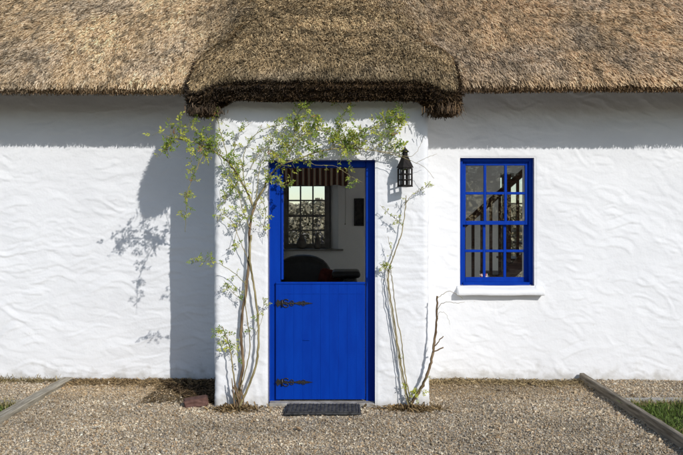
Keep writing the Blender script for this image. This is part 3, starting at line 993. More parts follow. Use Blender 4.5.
for x in (0.70, 2.12):
    pbox('newel_post', (x - .05, x + .05, 8.98, 9.08, 0.012, sx(x) + 0.2), M['stair'], st, .006)


def rounded(bm, x0, x1, y0, y1, z0, z1, r, seg=3):
    m = Matrix.Translation(((x0 + x1) / 2, (y0 + y1) / 2, (z0 + z1) / 2)) @ Matrix.Diagonal((x1 - x0, y1 - y0, z1 - z0, 1))
    q = bmesh.ops.create_cube(bm, size=1, matrix=m)
    es = list({e for v in q['verts'] for e in v.link_edges})
    bmesh.ops.bevel(bm, geom=es, offset=r, segments=seg, affect='EDGES', profile=0.5)


def rnd_part(name, ext, r, m, parent, bend=None):
    bm = bmesh.new(); rounded(bm, *ext, r)
    if bend:
        bmesh.ops.subdivide_edges(bm, edges=bm.edges, cuts=5, use_grid_fill=True)
        for v in bm.verts: v.co = Vector(bend(v.co))
    o = bmobj(name, bm, m, None, True)
    o.parent = parent; o.location = -Vector(parent.location)
    return o


arm = empty('armchair', (-0.42, 10.3, 0.012))
tag(arm, 'black leather sofa with a rounded back, inside behind the half door', 'sofa')
bk = lambda c: (c.x, c.y, c.z - 0.20 * max(0, (c.z - 0.55) / 0.6) * (abs(c.x + 0.58) / 0.42) ** 2.4)
rnd_part('backrest', (-0.99, -0.16, 10.5, 10.78, 0.3, 1.09), 0.12, M['leather'], arm, bk)
rnd_part('seat', (-0.98, -0.04, 9.75, 10.5, 0.14, 0.50), 0.06, M['leather'], arm)
rnd_part('armrest', (-0.02, 0.24, 9.75, 10.75, 0.14, 0.78), 0.1, M['leather'], arm)
rnd_part('armrest', (-1.24, -0.98, 9.75, 10.75, 0.14, 0.78), 0.1, M['leather'], arm)
for (x, y) in ((-1.15, 9.83), (0.14, 9.83), (-1.15, 10.65), (0.14, 10.65)):
    o = box('leg', (x - .03, x + .03, y - .03, y + .03, 0.012, 0.145), M['stair'], None); o.parent = arm; o.location = -Vector(arm.location)
cu = empty('cushion', (-0.2, 10.42, 0.5))
bm = bmesh.new(); rounded(bm, -0.19, 0.19, -0.08, 0.08, 0, 0.33, 0.07)
o = bmobj('cover', bm, M['red'], cu, True); o.rotation_euler = (math.radians(-14), math.radians(14), 0); o.location = (0, 0, 0.05)
tag(cu, 'dark red cushion leaning on the black sofa', 'cushion')
thr = empty('throw_blanket', (0.10, 10.3, 0.79))
bm = bmesh.new(); rounded(bm, -0.24, 0.17, -0.32, 0.30, -0.012, 0.085, 0.042)
tag(thr, 'folded black throw lying over the end of the sofa', 'throw')
bmobj('fold', bm, M['leather'], thr, True)

# striped valance and its cord, curtain, picture, vases, card
val = empty('window_valance', (-0.44, 11.44, 2.18))
tag(val, 'red and brown striped cloth valance above the back window', 'valance')
n = 90
xs = np.linspace(-0.52, 0.55, n)
V = []
for j, z in enumerate((0.0, 0.11, 0.22, 0.33)):
    yy = 0.018 * np.sin(xs * 46) * (1 - j * 0.2) + 0.005 * np.sin(xs * 17)
    V.append(np.stack([xs, yy, np.full(n, z) + (0.01 * np.sin(xs * 23) if j == 0 else 0)], 1))
V = np.concatenate(V); nV = len(V)
V2 = V + np.array((0, 0.006, 0))
idx = np.arange(nV).reshape(4, n)
F = np.stack([idx[:-1, :-1], idx[:-1, 1:], idx[1:, 1:], idx[1:, :-1]], -1).reshape(-1, 4)
link('cloth', npmesh('valance', np.concatenate([V, V2]), np.concatenate([F, F[:, ::-1] + nV]), smooth=True), M['stripe'], val)
box('rail', (-0.53, 0.56, 0.012, 0.05, 0.325, 0.35), M['grey_frame'], val)
bm = bmesh.new(); add_tube(bm, [(0.50, 0.0, 0.32), (0.505, 0.0, -0.35), (0.50, 0.0, -0.62)], 0.004, 0.004, 5)
bmesh.ops.create_icosphere(bm, subdivisions=1, radius=0.013, matrix=Matrix.Translation((0.50, 0, -0.63)))
bmobj('pull_cord', bm, M['grey_frame'], val)
cur = empty('curtain', (-1.06, 11.42, 0.05))
tag(cur, 'dark brown curtain hanging left of the back window', 'curtain')
xs = np.linspace(-0.16, 0.12, 40)
V = np.concatenate([np.stack([xs, 0.03 * np.sin(xs * 75 + j) , np.full(40, z)], 1) for j, z in enumerate(np.linspace(0, 2.2, 6))])
idx = np.arange(len(V)).reshape(6, 40)
F = np.stack([idx[:-1, :-1], idx[:-1, 1:], idx[1:, 1:], idx[1:, :-1]], -1).reshape(-1, 4)
link('cloth', npmesh('curtain', np.concatenate([V, V + np.array((0, .006, 0))]), np.concatenate([F, F[:, ::-1] + len(V)]), smooth=True), M['curtain'], cur)
pic = empty('picture', (0.29, 11.5, 1.52))
tag(pic, 'small dark framed picture on the white wall inside the door', 'picture')
box('canvas', (-0.065, 0.065, -0.014, -0.002, 0.02, 0.43), M['black'], pic)
for e in ((-.085, -.066, -.025, -.001, 0, .45), (.066, .085, -.025, -.001, 0, .45), (-.0655, .0655, -.0245, -.0015, 0, .019), (-.0655, .0655, -.0245, -.0015, .431, .45)):
    box('frame', e, M['iron'], pic, .003)


def lathe(prof, seg=16):
    bm = bmesh.new(); rr = []
    for r, z in prof:
        rr.append([bm.verts.new((r * math.cos(2 * math.pi * k / seg), r * math.sin(2 * math.pi * k / seg), z)) for k in range(seg)])
    for a, b in zip(rr, rr[1:]):
        for k in range(seg): bm.faces.new((a[k], a[(k + 1) % seg], b[(k + 1) % seg], b[k])).smooth = True
    bm.faces.new(rr[0][::-1]); bm.faces.new(rr[-1])
    return bm


for x, pr, lb in ((-0.66, [(.03, 0), (.07, .03), (.085, .10), (.06, .17), (.035, .20), (.045, .235)], 'round bellied jug on the inner sill of the back window'),
                  (-0.40, [(.045, 0), (.05, .05), (.045, .13), (.028, .2), (.022, .25), (.032, .27)], 'slim tapering vase on the inner sill of the back window')):
    o = bmobj('vase', lathe(pr), M['ceramic']); o.location = (x, 11.62, 1.1425)
    tag(o, lb, 'vase', 'vases on the back sill')
# inside board and card behind the blue window
pbox('window_sill', (WX0 - .03, WX1 + .03, 7.205, 7.54, 0.895, 0.932), M['inner'], bev=.004)
card = empty('card', (1.49, 7.32, 0.9325), math.radians(12))
tag(card, 'small red and white card standing inside the blue window', 'card')
box('front_leaf', (-0.035, 0.035, -0.003, 0.003, 0, 0.10), M['card'], card)
o = box('back_leaf', (-0.035, 0.035, 0.004, 0.008, 0, 0.10), M['card'], card); o.rotation_euler = (math.radians(-18), 0, 0)

# hedge beyond the back window
n = 36000
hx = R.uniform(-9, 5, n); hz = R.random(n) ** 0.8 * (2.2 + 0.35 * fbm(hx * 1.2, hx * 0, 121, 3)); hy = 19 + R.normal(0, 0.35, n)
ctr = np.stack([hx, hy, hz], 1)
a = R.normal(0, 1, (n, 3)); a /= np.linalg.norm(a, axis=1, keepdims=True)
b = np.cross(a, R.normal(0, 1, (n, 3))); b /= np.linalg.norm(b, axis=1, keepdims=True)
sz = R.uniform(.026, .056, n)[:, None]
V = np.stack([ctr - a * sz * 1.5, ctr + b * sz, ctr + a * sz * 1.5, ctr - b * sz], 1).reshape(-1, 3)
V[:, 2] = np.maximum(V[:, 2], 0)
col = np.array((0.30, 0.27, 0.19)) * R.uniform(0.75, 1.3, n)[:, None] * np.array((1, 1, 1))
hedge = link('hedge', npmesh('hedge', V, np.arange(4 * n).reshape(n, 4), np.repeat(col, 4, 0)), M['hedge'])
tag(hedge, 'dull green hedge seen through the back window', 'hedge', kind='stuff')

# unseen hedge added behind the camera, darkens what the panes mirror
n = 16000
hx = R.uniform(-22, 22, n); hz = R.random(n) ** 0.85 * (4.2 + 1.2 * fbm(hx * .5, hx * 0, 123, 3)); hy = -13 + R.normal(0, 0.5, n)
ctr = np.stack([hx, hy, hz], 1)
a = R.normal(0, 1, (n, 3)); a /= np.linalg.norm(a, axis=1, keepdims=True)
b = np.cross(a, R.normal(0, 1, (n, 3))); b /= np.linalg.norm(b, axis=1, keepdims=True)
sz = R.uniform(.07, .16, n)[:, None]
V = np.stack([ctr - a * sz * 1.5, ctr + b * sz, ctr + a * sz * 1.5, ctr - b * sz], 1).reshape(-1, 3)
V[:, 2] = np.maximum(V[:, 2], 0)
col = np.array((0.075, 0.085, 0.04)) * R.uniform(0.5, 1.6, n)[:, None]
garden = link('hedge', npmesh('reflection_hedge', V, np.arange(4 * n).reshape(n, 4), np.repeat(col, 4, 0)), M['hedge'])
tag(garden, 'unseen tall hedge added opposite the cottage front to darken its pane reflections', 'hedge', kind='stuff')

# ------------------------------------------------------------------ edgings, kerbs, mat, brick
def board(name, x0, x1, y0, y1, z0, z1, m, label, cat, seed, wob=0.006):
    """old board: subdivided, a bit warped, ends worn"""
    bm = bmesh.new()
    L = max(x1 - x0, y1 - y0); alongx = (x1 - x0) > (y1 - y0)
    n = int(L / 0.06)
    add_box(bm, x0, x1, y0, y1, z0, z1)
    es = [e for e in bm.edges if abs((e.verts[0].co - e.verts[1].co)[0 if alongx else 1]) > 0.5 * L]
    bmesh.ops.subdivide_edges(bm, edges=es, cuts=n)
    bmesh.ops.bevel(bm, geom=[e for e in bm.edges if e.calc_face_angle(0) > 0.5], offset=0.006, segments=1, affect='EDGES')
    for v in bm.verts:
        q = v.co.x if alongx else v.co.y
        d = wob * noise2(np.array([q * 2.1]), np.array([seed + .5]), 131)[0]
        e = wob * 0.5 * noise2(np.array([q * 9.1]), np.array([seed + v.co.z * 40]), 133)[0]
        if alongx: v.co.y += d
        else: v.co.x += d
        v.co.z += e + d * 0.7
    o = bmobj(name, bm, m)
    tag(o, label, cat)
    return o


board('timber_edging', BL - 0.10, BL, 2.6, 6.965, -0.05, 0.035, M['old_wood'], 'pale weathered timber edging on the left side of the gravel', 'edging', 1)
board('timber_edging', BR, BR + 0.05, 2.6, 6.97, -0.05, 0.072, M['dark_timber'], 'darker timber edging between the gravel and the green grass at right', 'edging', 2)
board('kerb', BR + 0.056, 5.4, 6.08, 6.16, -0.05, 0.03, M['concrete'], 'concrete kerb strip along the grass at right', 'kerb', 3, .004)
board('kerb', -5.4, BL - 0.106, 6.02, 6.09, -0.05, 0.028, M['old_wood'], 'pale kerb strip along the grass at left', 'kerb', 4, .004)

mt_ = empty('doormat', (-0.155, 5.86, 0.004))
tag(mt_, 'black ribbed rubber doormat lying before the blue half door', 'doormat')
box('base', (-0.312, 0.312, -0.165, 0.12, -0.002, 0.012), M['rubber'], mt_, .003)
for k in range(9):
    y = -0.152 + k * 0.031
    box('rib', (-0.292, 0.292, y, y + 0.013, 0.0122, 0.0215), M['rubber'], mt_, .002)
for x in (-0.303, 0.297):
    box('rib', (x, x + 0.007, -0.16, 0.115, 0.0122, 0.021), M['rubber'], mt_)
for k in range(18):
    x = -0.283 + k * 0.0328
    box('cross_rib', (x, x + 0.010, -0.151, 0.105, 0.0123, 0.0235), M['rubber'], mt_)

bm = bmesh.new()
add_box(bm, -0.10, 0.10, -0.052, 0.052, 0, 0.075)
bmesh.ops.subdivide_edges(bm, edges=bm.edges, cuts=3, use_grid_fill=True)
bmesh.ops.bevel(bm, geom=[e for e in bm.edges if e.calc_face_angle(0) > 0.8], offset=0.008, segments=2, affect='EDGES')
for v in bm.verts:
    v.co += Vector((random.uniform(-.004, .004), random.uniform(-.004, .004), random.uniform(-.004, .003)))
o = bmobj('brick', bm, M['brick'])
o.location = (-1.245, 6.03, -0.012); o.rotation_euler = (math.radians(3), math.radians(-7), math.radians(14))
tag(o, 'loose dark red brick on the gravel by the porch corner', 'brick')

# ------------------------------------------------------------------ lantern
def lantern(loc, rz):
    L = empty('wall_lantern', loc)
    tag(L, 'small black metal lantern with lattice sides hanging right of the door', 'lantern')
    body = empty('body', (0, 0, 0), rz, L)
    w2 = 0.041
    # lattice cage: corner posts, three rails and middle bars on each side
    for sx_ in (-1, 1):
        for sy_ in (-1, 1):
            box('post', (sx_ * w2 - .0055, sx_ * w2 + .0055, sy_ * w2 - .0055, sy_ * w2 + .0055, 0.0, 0.148), M['lantern'], body)
    for zz in (0.0, 0.047, 0.094, 0.142):
        for s in (-1, 1):
            box('rail', (-w2 + .0062, w2 - .0062, s * w2 - .004, s * w2 + .004, zz + .0005, zz + .0095), M['lantern'], body)
            box('rail', (s * w2 - .004, s * w2 + .004, -w2 + .0062, w2 - .0062, zz + .0005, zz + .0095), M['lantern'], body)
    for s in (-1, 1):
        box('bar', (-.004, .004, s * w2 - .0035, s * w2 + .0035, .0096, .1418), M['lantern'], body)
        box('bar', (s * w2 - .0035, s * w2 + .0035, -.004, .004, .0096, .1418), M['lantern'], body)
    box('base', (-.049, .049, -.049, .049, -.007, -.0002), M['lantern'], body, .002)
    def frus(name, a, b, z0, z1):
        bm = bmesh.new()
        lo = [bm.verts.new((sx_ * a, sy_ * a, z0)) for sx_, sy_ in ((-1, -1), (1, -1), (1, 1), (-1, 1))]
        hi = [bm.verts.new((sx_ * b, sy_ * b, z1)) for sx_, sy_ in ((-1, -1), (1, -1), (1, 1), (-1, 1))]
        bm.faces.new(lo[::-1]); bm.faces.new(hi)
        for k in range(4): bm.faces.new((lo[k], lo[(k + 1) % 4], hi[(k + 1) % 4], hi[k]))
        return bmobj(name, bm, M['lantern'], body)
    frus('roof', .052, .019, .1525, .250)
    frus('chimney', .016, .016, .2505, .283)
    frus('cap', .027, .005, .2835, .318)
    bm = bmesh.new(); add_tube(bm, [(0, 0, .318), (0, 0, .332)], .005, .003, 6)
    bmobj('finial', bm, M['lantern'], body)
    bm = bmesh.new()
    add_tube(bm, spline([(0, 0.115, .20), (0, 0.105, .255), (0, 0.06, .30), (0, 0.012, .328), (0, 0, .322)], 6), .0055, .0045, 6)
    bmobj('bracket', bm, M['lantern'], L)
    box('wall_plate', (-.016, .016, .108, .118, .15, .24), M['lantern'], L, .002)
    return L


lantern((at(405, 186, 5.88).x, 5.88, at(405, 186, 5.88).z), math.radians(28))

# ------------------------------------------------------------------ roses
def P2(pts, y):
    """pixel polyline -> world, y constant or one per point"""
    out = []
    for i, q in enumerate(pts):
        yy = q[2] if len(q) > 2 else y
        out.append(at(q[0], q[1], yy))
    return out


leafV, leafF, leafC, shootbm = {}, {}, {}, {}


def add_leaf(key, p, d, n, ln, wd, col):
    V = leafV.setdefault(key, []); C_ = leafC.setdefault(key, [])
    s = d.cross(n)
    if s.length < 1e-5: return
    s.normalize(); n = s.cross(d).normalized()
    mid = p + d * ln * 0.45
    V.extend([p, mid + s * wd * .5 + n * wd * .18, p + d * ln - n * wd * .12, mid - s * wd * .5 + n * wd * .18, mid - n * wd * .05])
    C_.extend([col] * 5)


def leaf_spray(key, p, d, n_leaflets, size, yellow):
    """pinnate leaf: stalk direction d, pairs of leaflets and one at the tip"""
    d = d.normalized()
    nrm = Vector((random.gauss(0, .5), -0.8 + random.gauss(0, .4), 0.6 + random.gauss(0, .4))).normalized()
    s = d.cross(nrm)
    if s.length < 1e-3: return
    s.normalize()
    g = random.random()
    if random.random() < yellow: col = Vector((0.36 + .12 * g, 0.39 + .10 * g, 0.05 + .03 * g))
    else: col = Vector((0.13 + .12 * g, 0.20 + .13 * g, 0.03 + .02 * g))
    if random.random() < 0.02: col = Vector((0.33, 0.18, 0.06))
    pairs = n_leaflets // 2
    for k in range(pairs):
        q = p + d * size * (0.55 + 0.62 * k)
        for sg in (-1, 1):
            dd = (d * 0.55 + s * sg + Vector((random.gauss(0, .2), random.gauss(0, .2), random.gauss(0, .2)))).normalized()
            add_leaf(key, q, dd, nrm + Vector((random.gauss(0, .35), random.gauss(0, .35), random.gauss(0, .35))), size * random.uniform(.8, 1.2), size * random.uniform(.5, .68), tuple(col * random.uniform(.8, 1.2)))
    add_leaf(key, p + d * size * (0.35 + 0.62 * pairs), (d + Vector((random.gauss(0, .15), random.gauss(0, .15), random.gauss(0, .15)))).normalized(), nrm, size * 1.15, size * .62, tuple(col))


def leaves_object(key, name, parent):
    o = bmobj('shoots', shootbm[key], M['green_cane'], parent); o.location = -Vector(parent.location); tag(o, kind='stuff')
    V = leafV.get(key)
    if not V: return
    V = np.array([tuple(v) for v in V]); n = len(V) // 5
    b = np.arange(n)[:, None] * 5
    T = np.concatenate([b + np.array(t) for t in ((0, 1, 4), (1, 2, 4), (2, 3, 4), (3, 0, 4))])
    o = link(name, npmesh(name, V - np.array(parent.location), T, np.array(leafC[key])), M['leaf'], parent)
    tag(o, kind='stuff')
    return o


def cane(parent, pts, r0, r1, m, name='cane', n=7, knob=0.25, seg=6):
    P = spline(pts, n)
    P = [p + Vector((random.gauss(0, .0022), random.gauss(0, .0022), random.gauss(0, .0022))) for p in P]
    bm = bmesh.new()
    add_tube(bm, P, r0, r1, seg, knob)
    o = bmobj(name, bm, m, parent)
    o.location = -Vector(parent.location)
    return P


def twigs(parent, key, P, count, length, droop, size, yellow, leaves=4, r=0.0022, tlo=0.0, bias=(0, -0.25, 0.4), spread=0.8, side=None):
    """leafy side shoots along a cane"""
    bm = shootbm.setdefault(key, bmesh.new())
    for k in range(count):
        i = int(len(P) * random.uniform(tlo, 1)); i = max(1, min(len(P) - 2, i))
        p = P[i]
        d = Vector((random.gauss(0, spread), random.gauss(0, spread * .35), random.gauss(0, spread))) + Vector(bias)
        if d.length < .1: continue
        d.normalize()
        ln = length * random.uniform(.45, 1.3)
        mid = p + d * ln * .55 + Vector((0, 0, .01)); tip = p + d * ln + Vector((0, 0, -droop * random.random() * ln))
        for v in (mid, tip):
            v.y = min(v.y, 5.965 if v.x > XPL - .02 and v.x < XPR + .02 else 6.3)
        Q = spline([p, mid, tip], 3)
        add_tube(bm, Q, r, r * .45, 4)
        nl = max(1, int(leaves * random.uniform(.6, 1.4)))
        for j in range(nl):
            t = (j + 1) / nl
            q = Q[min(len(Q) - 1, int(t * (len(Q) - 1)))]
            dd = (d * .6 + Vector((random.gauss(0, .7), random.gauss(0, .45) - .15, random.gauss(0, .7)))).normalized()
            leaf_spray(key, q, dd, random.choice((3, 5, 5)), size * random.uniform(.7, 1.2), yellow)


Y0 = 5.945
ra = empty('climbing_rose', at(238, 406, 5.94))
tag(ra, 'leafy climbing rose trained over the blue door from left of it', 'rose')
A = P2([(237, 409, 5.92), (240, 385), (243, 362), (241, 330), (246, 290), (249, 255), (250, 225), (256, 202)], Y0)
cane(ra, A, .0135, .010, M['bark'])
B = P2([(239, 408, 5.90), (250, 382, 5.92), (257, 360), (258.5, 328), (255, 292), (250, 262), (251, 235)], 5.925)
cane(ra, B, .010, .008, M['cane'])
C1 = P2([(236, 400, 5.90), (233, 370), (229, 345), (222, 326, 5.86)], 5.90)
pc = cane(ra, C1, .0065, .004, M['cane'])
twigs(ra, 'a', pc, 10, .10, .5, .024, .55, 4, tlo=.45, bias=(-.5, -.3, .2))
C2 = P2([(237, 398, 5.9), (245, 372), (250, 345), (246, 310), (245, 280)], 5.91)
cane(ra, C2, .005, .0035, M['cane'])
# left arm: over the porch corner and out into the air
D = P2([(254, 208), (246, 190), (230, 164, 5.92), (207, 147, 5.86), (185, 140, 5.82), (166, 137, 5.78)], 5.93)
pd_ = cane(ra, D, .010, .0035, M['cane'])
twigs(ra, 'a', pd_, 30, .13, .5, .027, .45, 4, tlo=.25, bias=(-.1, -.2, .35))
E1 = P2([(207, 147, 5.86), (197, 168, 5.84), (188, 190, 5.83), (186, 210, 5.83), (185, 232, 5.84)], 5.84)
pe = cane(ra, E1, .0035, .0015, M['green_cane'])
twigs(ra, 'a', pe, 26, .045, .6, .020, .55, 3, bias=(0, -.1, 0))
E2 = P2([(172, 139, 5.80), (167, 148, 5.79), (170, 158, 5.78)], 5.8)
pe = cane(ra, E2, .003, .0015, M['green_cane'])
twigs(ra, 'a', pe, 9, .06, .5, .024, .35, 4)
E3 = P2([(215, 152, 5.86), (205, 140, 5.83), (192, 128, 5.82), (178, 126, 5.8)], 5.84)
pe = cane(ra, E3, .004, .0015, M['green_cane'])
twigs(ra, 'a', pe, 14, .08, .5, .023, .35, 4)
E4 = P2([(232, 168, 5.92), (224, 145), (219, 126), (216, 112)], 5.9)
pe = cane(ra, E4, .004, .0018, M['green_cane'])
twigs(ra, 'a', pe, 14, .08, .4, .022, .3, 4)
E5 = P2([(246, 190), (243, 168), (247, 145), (262, 130), (285, 124), (300, 127)], 5.91)
pe = cane(ra, E5, .004, .0015, M['green_cane'])
twigs(ra, 'a', pe, 13, .06, .4, .019, .45, 3)
E6 = P2([(250, 228), (243, 210), (238, 192), (228, 180)], 5.92)
pe = cane(ra, E6, .004, .002, M['cane'])
twigs(ra, 'a', pe, 13, .09, .5, .022, .5, 4)
E7 = P2([(247, 285), (233, 272), (214, 262, 5.86), (192, 262, 5.82)], 5.9)
pe = cane(ra, E7, .003, .0014, M['green_cane'])
twigs(ra, 'a', pe, 11, .05, .4, .019, .55, 3, tlo=.2)
E8 = P2([(249, 262), (240, 240), (232, 222), (222, 214), (217, 222)], 5.92)
pe = cane(ra, E8, .0032, .0015, M['cane'])
twigs(ra, 'a', pe, 7, .06, .5, .018, .5, 3)
E9 = P2([(256, 202), (258, 180), (262, 160), (272, 140), (278, 118)], 5.92)
pe = cane(ra, E9, .0038, .0016, M['green_cane'])
twigs(ra, 'a', pe, 12, .08, .4, .020, .45, 3)
for pp, nn_ in (([(258, 196), (266, 210), (264, 226), (268, 238)], 7), ([(246, 215), (238, 226), (233, 244), (226, 250)], 6), ([(243, 300), (232, 292), (224, 280)], 5),
                ([(256, 335), (262, 318), (264, 300)], 6), ([(240, 178), (228, 196), (222, 205), (219, 190)], 7), ([(250, 170), (260, 152), (276, 142), (290, 145)], 9), ([(236, 176), (234, 150), (240, 132), (252, 122)], 9)):
    pe = cane(ra, P2(pp, 5.92), .0026, .0012, M['cane'])
    twigs(ra, 'a', pe, nn_, .05, .4, .021, .5, 3)
for k in range(7):                                   # old stubs round the foot
    x0 = 237 + random.uniform(-5, 6)
    cane(ra, P2([(x0, 409, 5.91), (x0 + random.uniform(-5, 5), 400, 5.9), (x0 + random.uniform(-9, 9), 392 - random.uniform(0, 14), 5.88)], 5.9), .008, .004, M['bark'], n=3, name='stub')
# right arm: along the head of the door
G = P2([(255, 204), (263, 190), (270, 176, 5.92), (279, 166, 5.88), (300, 158, 5.88), (325, 150), (350, 148), (378, 151), (402, 154)], 5.90)
pg = cane(ra, G, .009, .0035, M['cane'])
twigs(ra, 'a', pg, 34, .14, .4, .027, .45, 4, tlo=.35, bias=(0, -.15, .7))
G2 = P2([(279, 168, 5.88), (288, 152), (300, 138), (318, 130), (336, 138), (352, 150)], 5.90)
pg = cane(ra, G2, .005, .0025, M['cane'])
twigs(ra, 'a', pg, 38, .13, .5, .027, .45, 4, bias=(.1, -.2, .35))
G3 = P2([(340, 150), (356, 136), (372, 128), (388, 122), (402, 118)], 5.88)
pg = cane(ra, G3, .004, .0018, M['green_cane'])
twigs(ra, 'a', pg, 34, .12, .5, .027, .45, 4, bias=(0, -.2, .1))
G4 = P2([(296, 142), (294, 125), (299, 112), (308, 106)], 5.87)
pg = cane(ra, G4, .003, .0014, M['green_cane'])
twigs(ra, 'a', pg, 22, .10, .5, .024, .35, 5)
G5 = P2([(330, 150), (338, 132), (343, 116), (346, 108)], 5.87)
pg = cane(ra, G5, .003, .0014, M['green_cane'])
twigs(ra, 'a', pg, 12, .09, .5, .023, .35, 4)
G6 = P2([(372, 150), (384, 140), (394, 124), (403, 108)], 5.87)
pg = cane(ra, G6, .003, .0014, M['green_cane'])
twigs(ra, 'a', pg, 16, .07, .5, .022, .35, 4)
G7 = P2([(302, 158, 5.88), (316, 165, 5.85), (335, 166), (350, 176, 5.84), (362, 182)], 5.85)
pg = cane(ra, G7, .0026, .0012, M['cane'])
twigs(ra, 'a', pg, 7, .05, .5, .022, .40, 3, bias=(0, -.2, 0))
G8 = P2([(270, 178, 5.9), (276, 184, 5.86), (284, 186, 5.84), (292, 182, 5.84)], 5.85)
pg = cane(ra, G8, .0025, .0012, M['green_cane'])
twigs(ra, 'a', pg, 10, .06, .5, .022, .55, 4)
# long whippy ends past the lantern
cane(ra, P2([(380, 152), (400, 156, 5.84), (414, 162, 5.80), (424, 167), (434, 178)], 5.86), .0028, .0012, M['cane'], n=5)
cane(ra, P2([(398, 155, 5.86), (412, 156), (420, 146), (424, 136)], 5.84), .0022, .001, M['cane'], n=5)
cane(ra, P2([(416, 163, 5.82), (426, 158), (437, 154)], 5.83), .002, .001, M['cane'], n=5)
leaves_object('a', 'leaves', ra)

rb = empty('climbing_rose', at(406, 406, 5.94))
tag(rb, 'nearly bare climbing rose with thin canes right of the door', 'rose')
H = P2([(410, 408, 5.92), (404, 380), (399, 352), (394, 318), (389, 288), (389, 270), (395, 252), (401, 235), (405, 212), (406, 195)], Y0)
ph = cane(rb, H, .0075, .0035, M['cane'])
cane(rb, P2([(412, 407, 5.9), (406, 378), (402, 345), (396, 312), (392, 280), (390, 264)], 5.925), .0055, .003, M['cane'])
cane(rb, P2([(408, 406, 5.9), (401, 372), (396, 340), (391, 310), (387, 282), (388, 268)], 5.935), .004, .0025, M['cane'])
hb = cane(rb, P2([(403, 226), (396, 219), (388, 213), (380, 205)], 5.92), .003, .0012, M['cane'])
twigs(rb, 'b', hb, 8, .04, .3, .016, .9, 2)
hb = cane(rb, P2([(404, 206), (411, 196), (419, 191), (427, 187)], 5.92), .003, .0012, M['cane'])
twigs(rb, 'b', hb, 9, .04, .3, .016, .9, 2)
hb = cane(rb, P2([(390, 272), (384, 268), (380, 264)], 5.92), .003, .0015, M['cane'])
twigs(rb, 'b', hb, 6, .04, .3, .018, .7, 3)
hb = cane(rb, P2([(393, 258), (390, 246), (388, 236)], 5.92), .0025, .0012, M['cane'])
twigs(rb, 'b', hb, 3, .03, .3, .014, .9, 2)
twigs(rb, 'b', ph[:20], 7, .03, .3, .018, 1.0, 2, bias=(.1, -.4, 0))
leaves_object('b', 'leaves', rb)

rc_ = empty('pruned_rose', at(409, 407, 5.93))
tag(rc_, 'pruned brown rose stump leaning right from the porch corner', 'rose')
J = P2([(408, 408, 5.92), (416, 396), (425, 380), (431, 362), (434, 345), (436.5, 322), (437.5, 296)], 5.91)
cane(rc_, J, .0145, .0075, M['bark'], knob=.35, seg=7)
cane(rc_, P2([(433, 352), (438, 350), (443.5, 347)], 5.90), .006, .005, M['bark'], n=3)
cane(rc_, P2([(434.5, 346), (439, 341), (443, 336)], 5.90), .0055, .004, M['bark'], n=3)
cane(rc_, P2([(437, 310), (441, 304), (448, 302), (457, 303), (465, 302)], 5.88), .0028, .001, M['cane'], n=5)
cane(rc_, P2([(437.5, 298), (443, 294), (450, 291), (458, 295), (463, 299)], 5.87), .0026, .001, M['cane'], n=5)
cane(rc_, P2([(437, 318), (440, 312), (446, 314), (450, 325)], 5.88), .002, .0008, M['cane'], n=5)
pj = cane(rc_, P2([(414, 398), (420, 390), (427, 378)], 5.88), .003, .002, M['cane'], n=4)
twigs(rc_, 'c', pj, 10, .035, .3, .02, 1.0, 2, bias=(0, -.3, .1))
leaves_object('c', 'leaves', rc_)

# ------------------------------------------------------------------ gravel
def zone(x, y):
    """True where gravel lies"""
    ok = (y < 7.0) & ~((x > XPL - .005) & (x < XPR + .005) & (y > YP - .01))
    ok &= ~((x > BL - .105) & (x < BL + .003)) & ~((x > BR - .003) & (x < BR + .055))
    ok &= ~((x > BR) & (y < 6.165)) & ~((x < BL) & (y < 6.095))
    ok &= ~((np.abs(x + .155) < .318) & (y > 5.69) & (y < 5.985))
    return ok


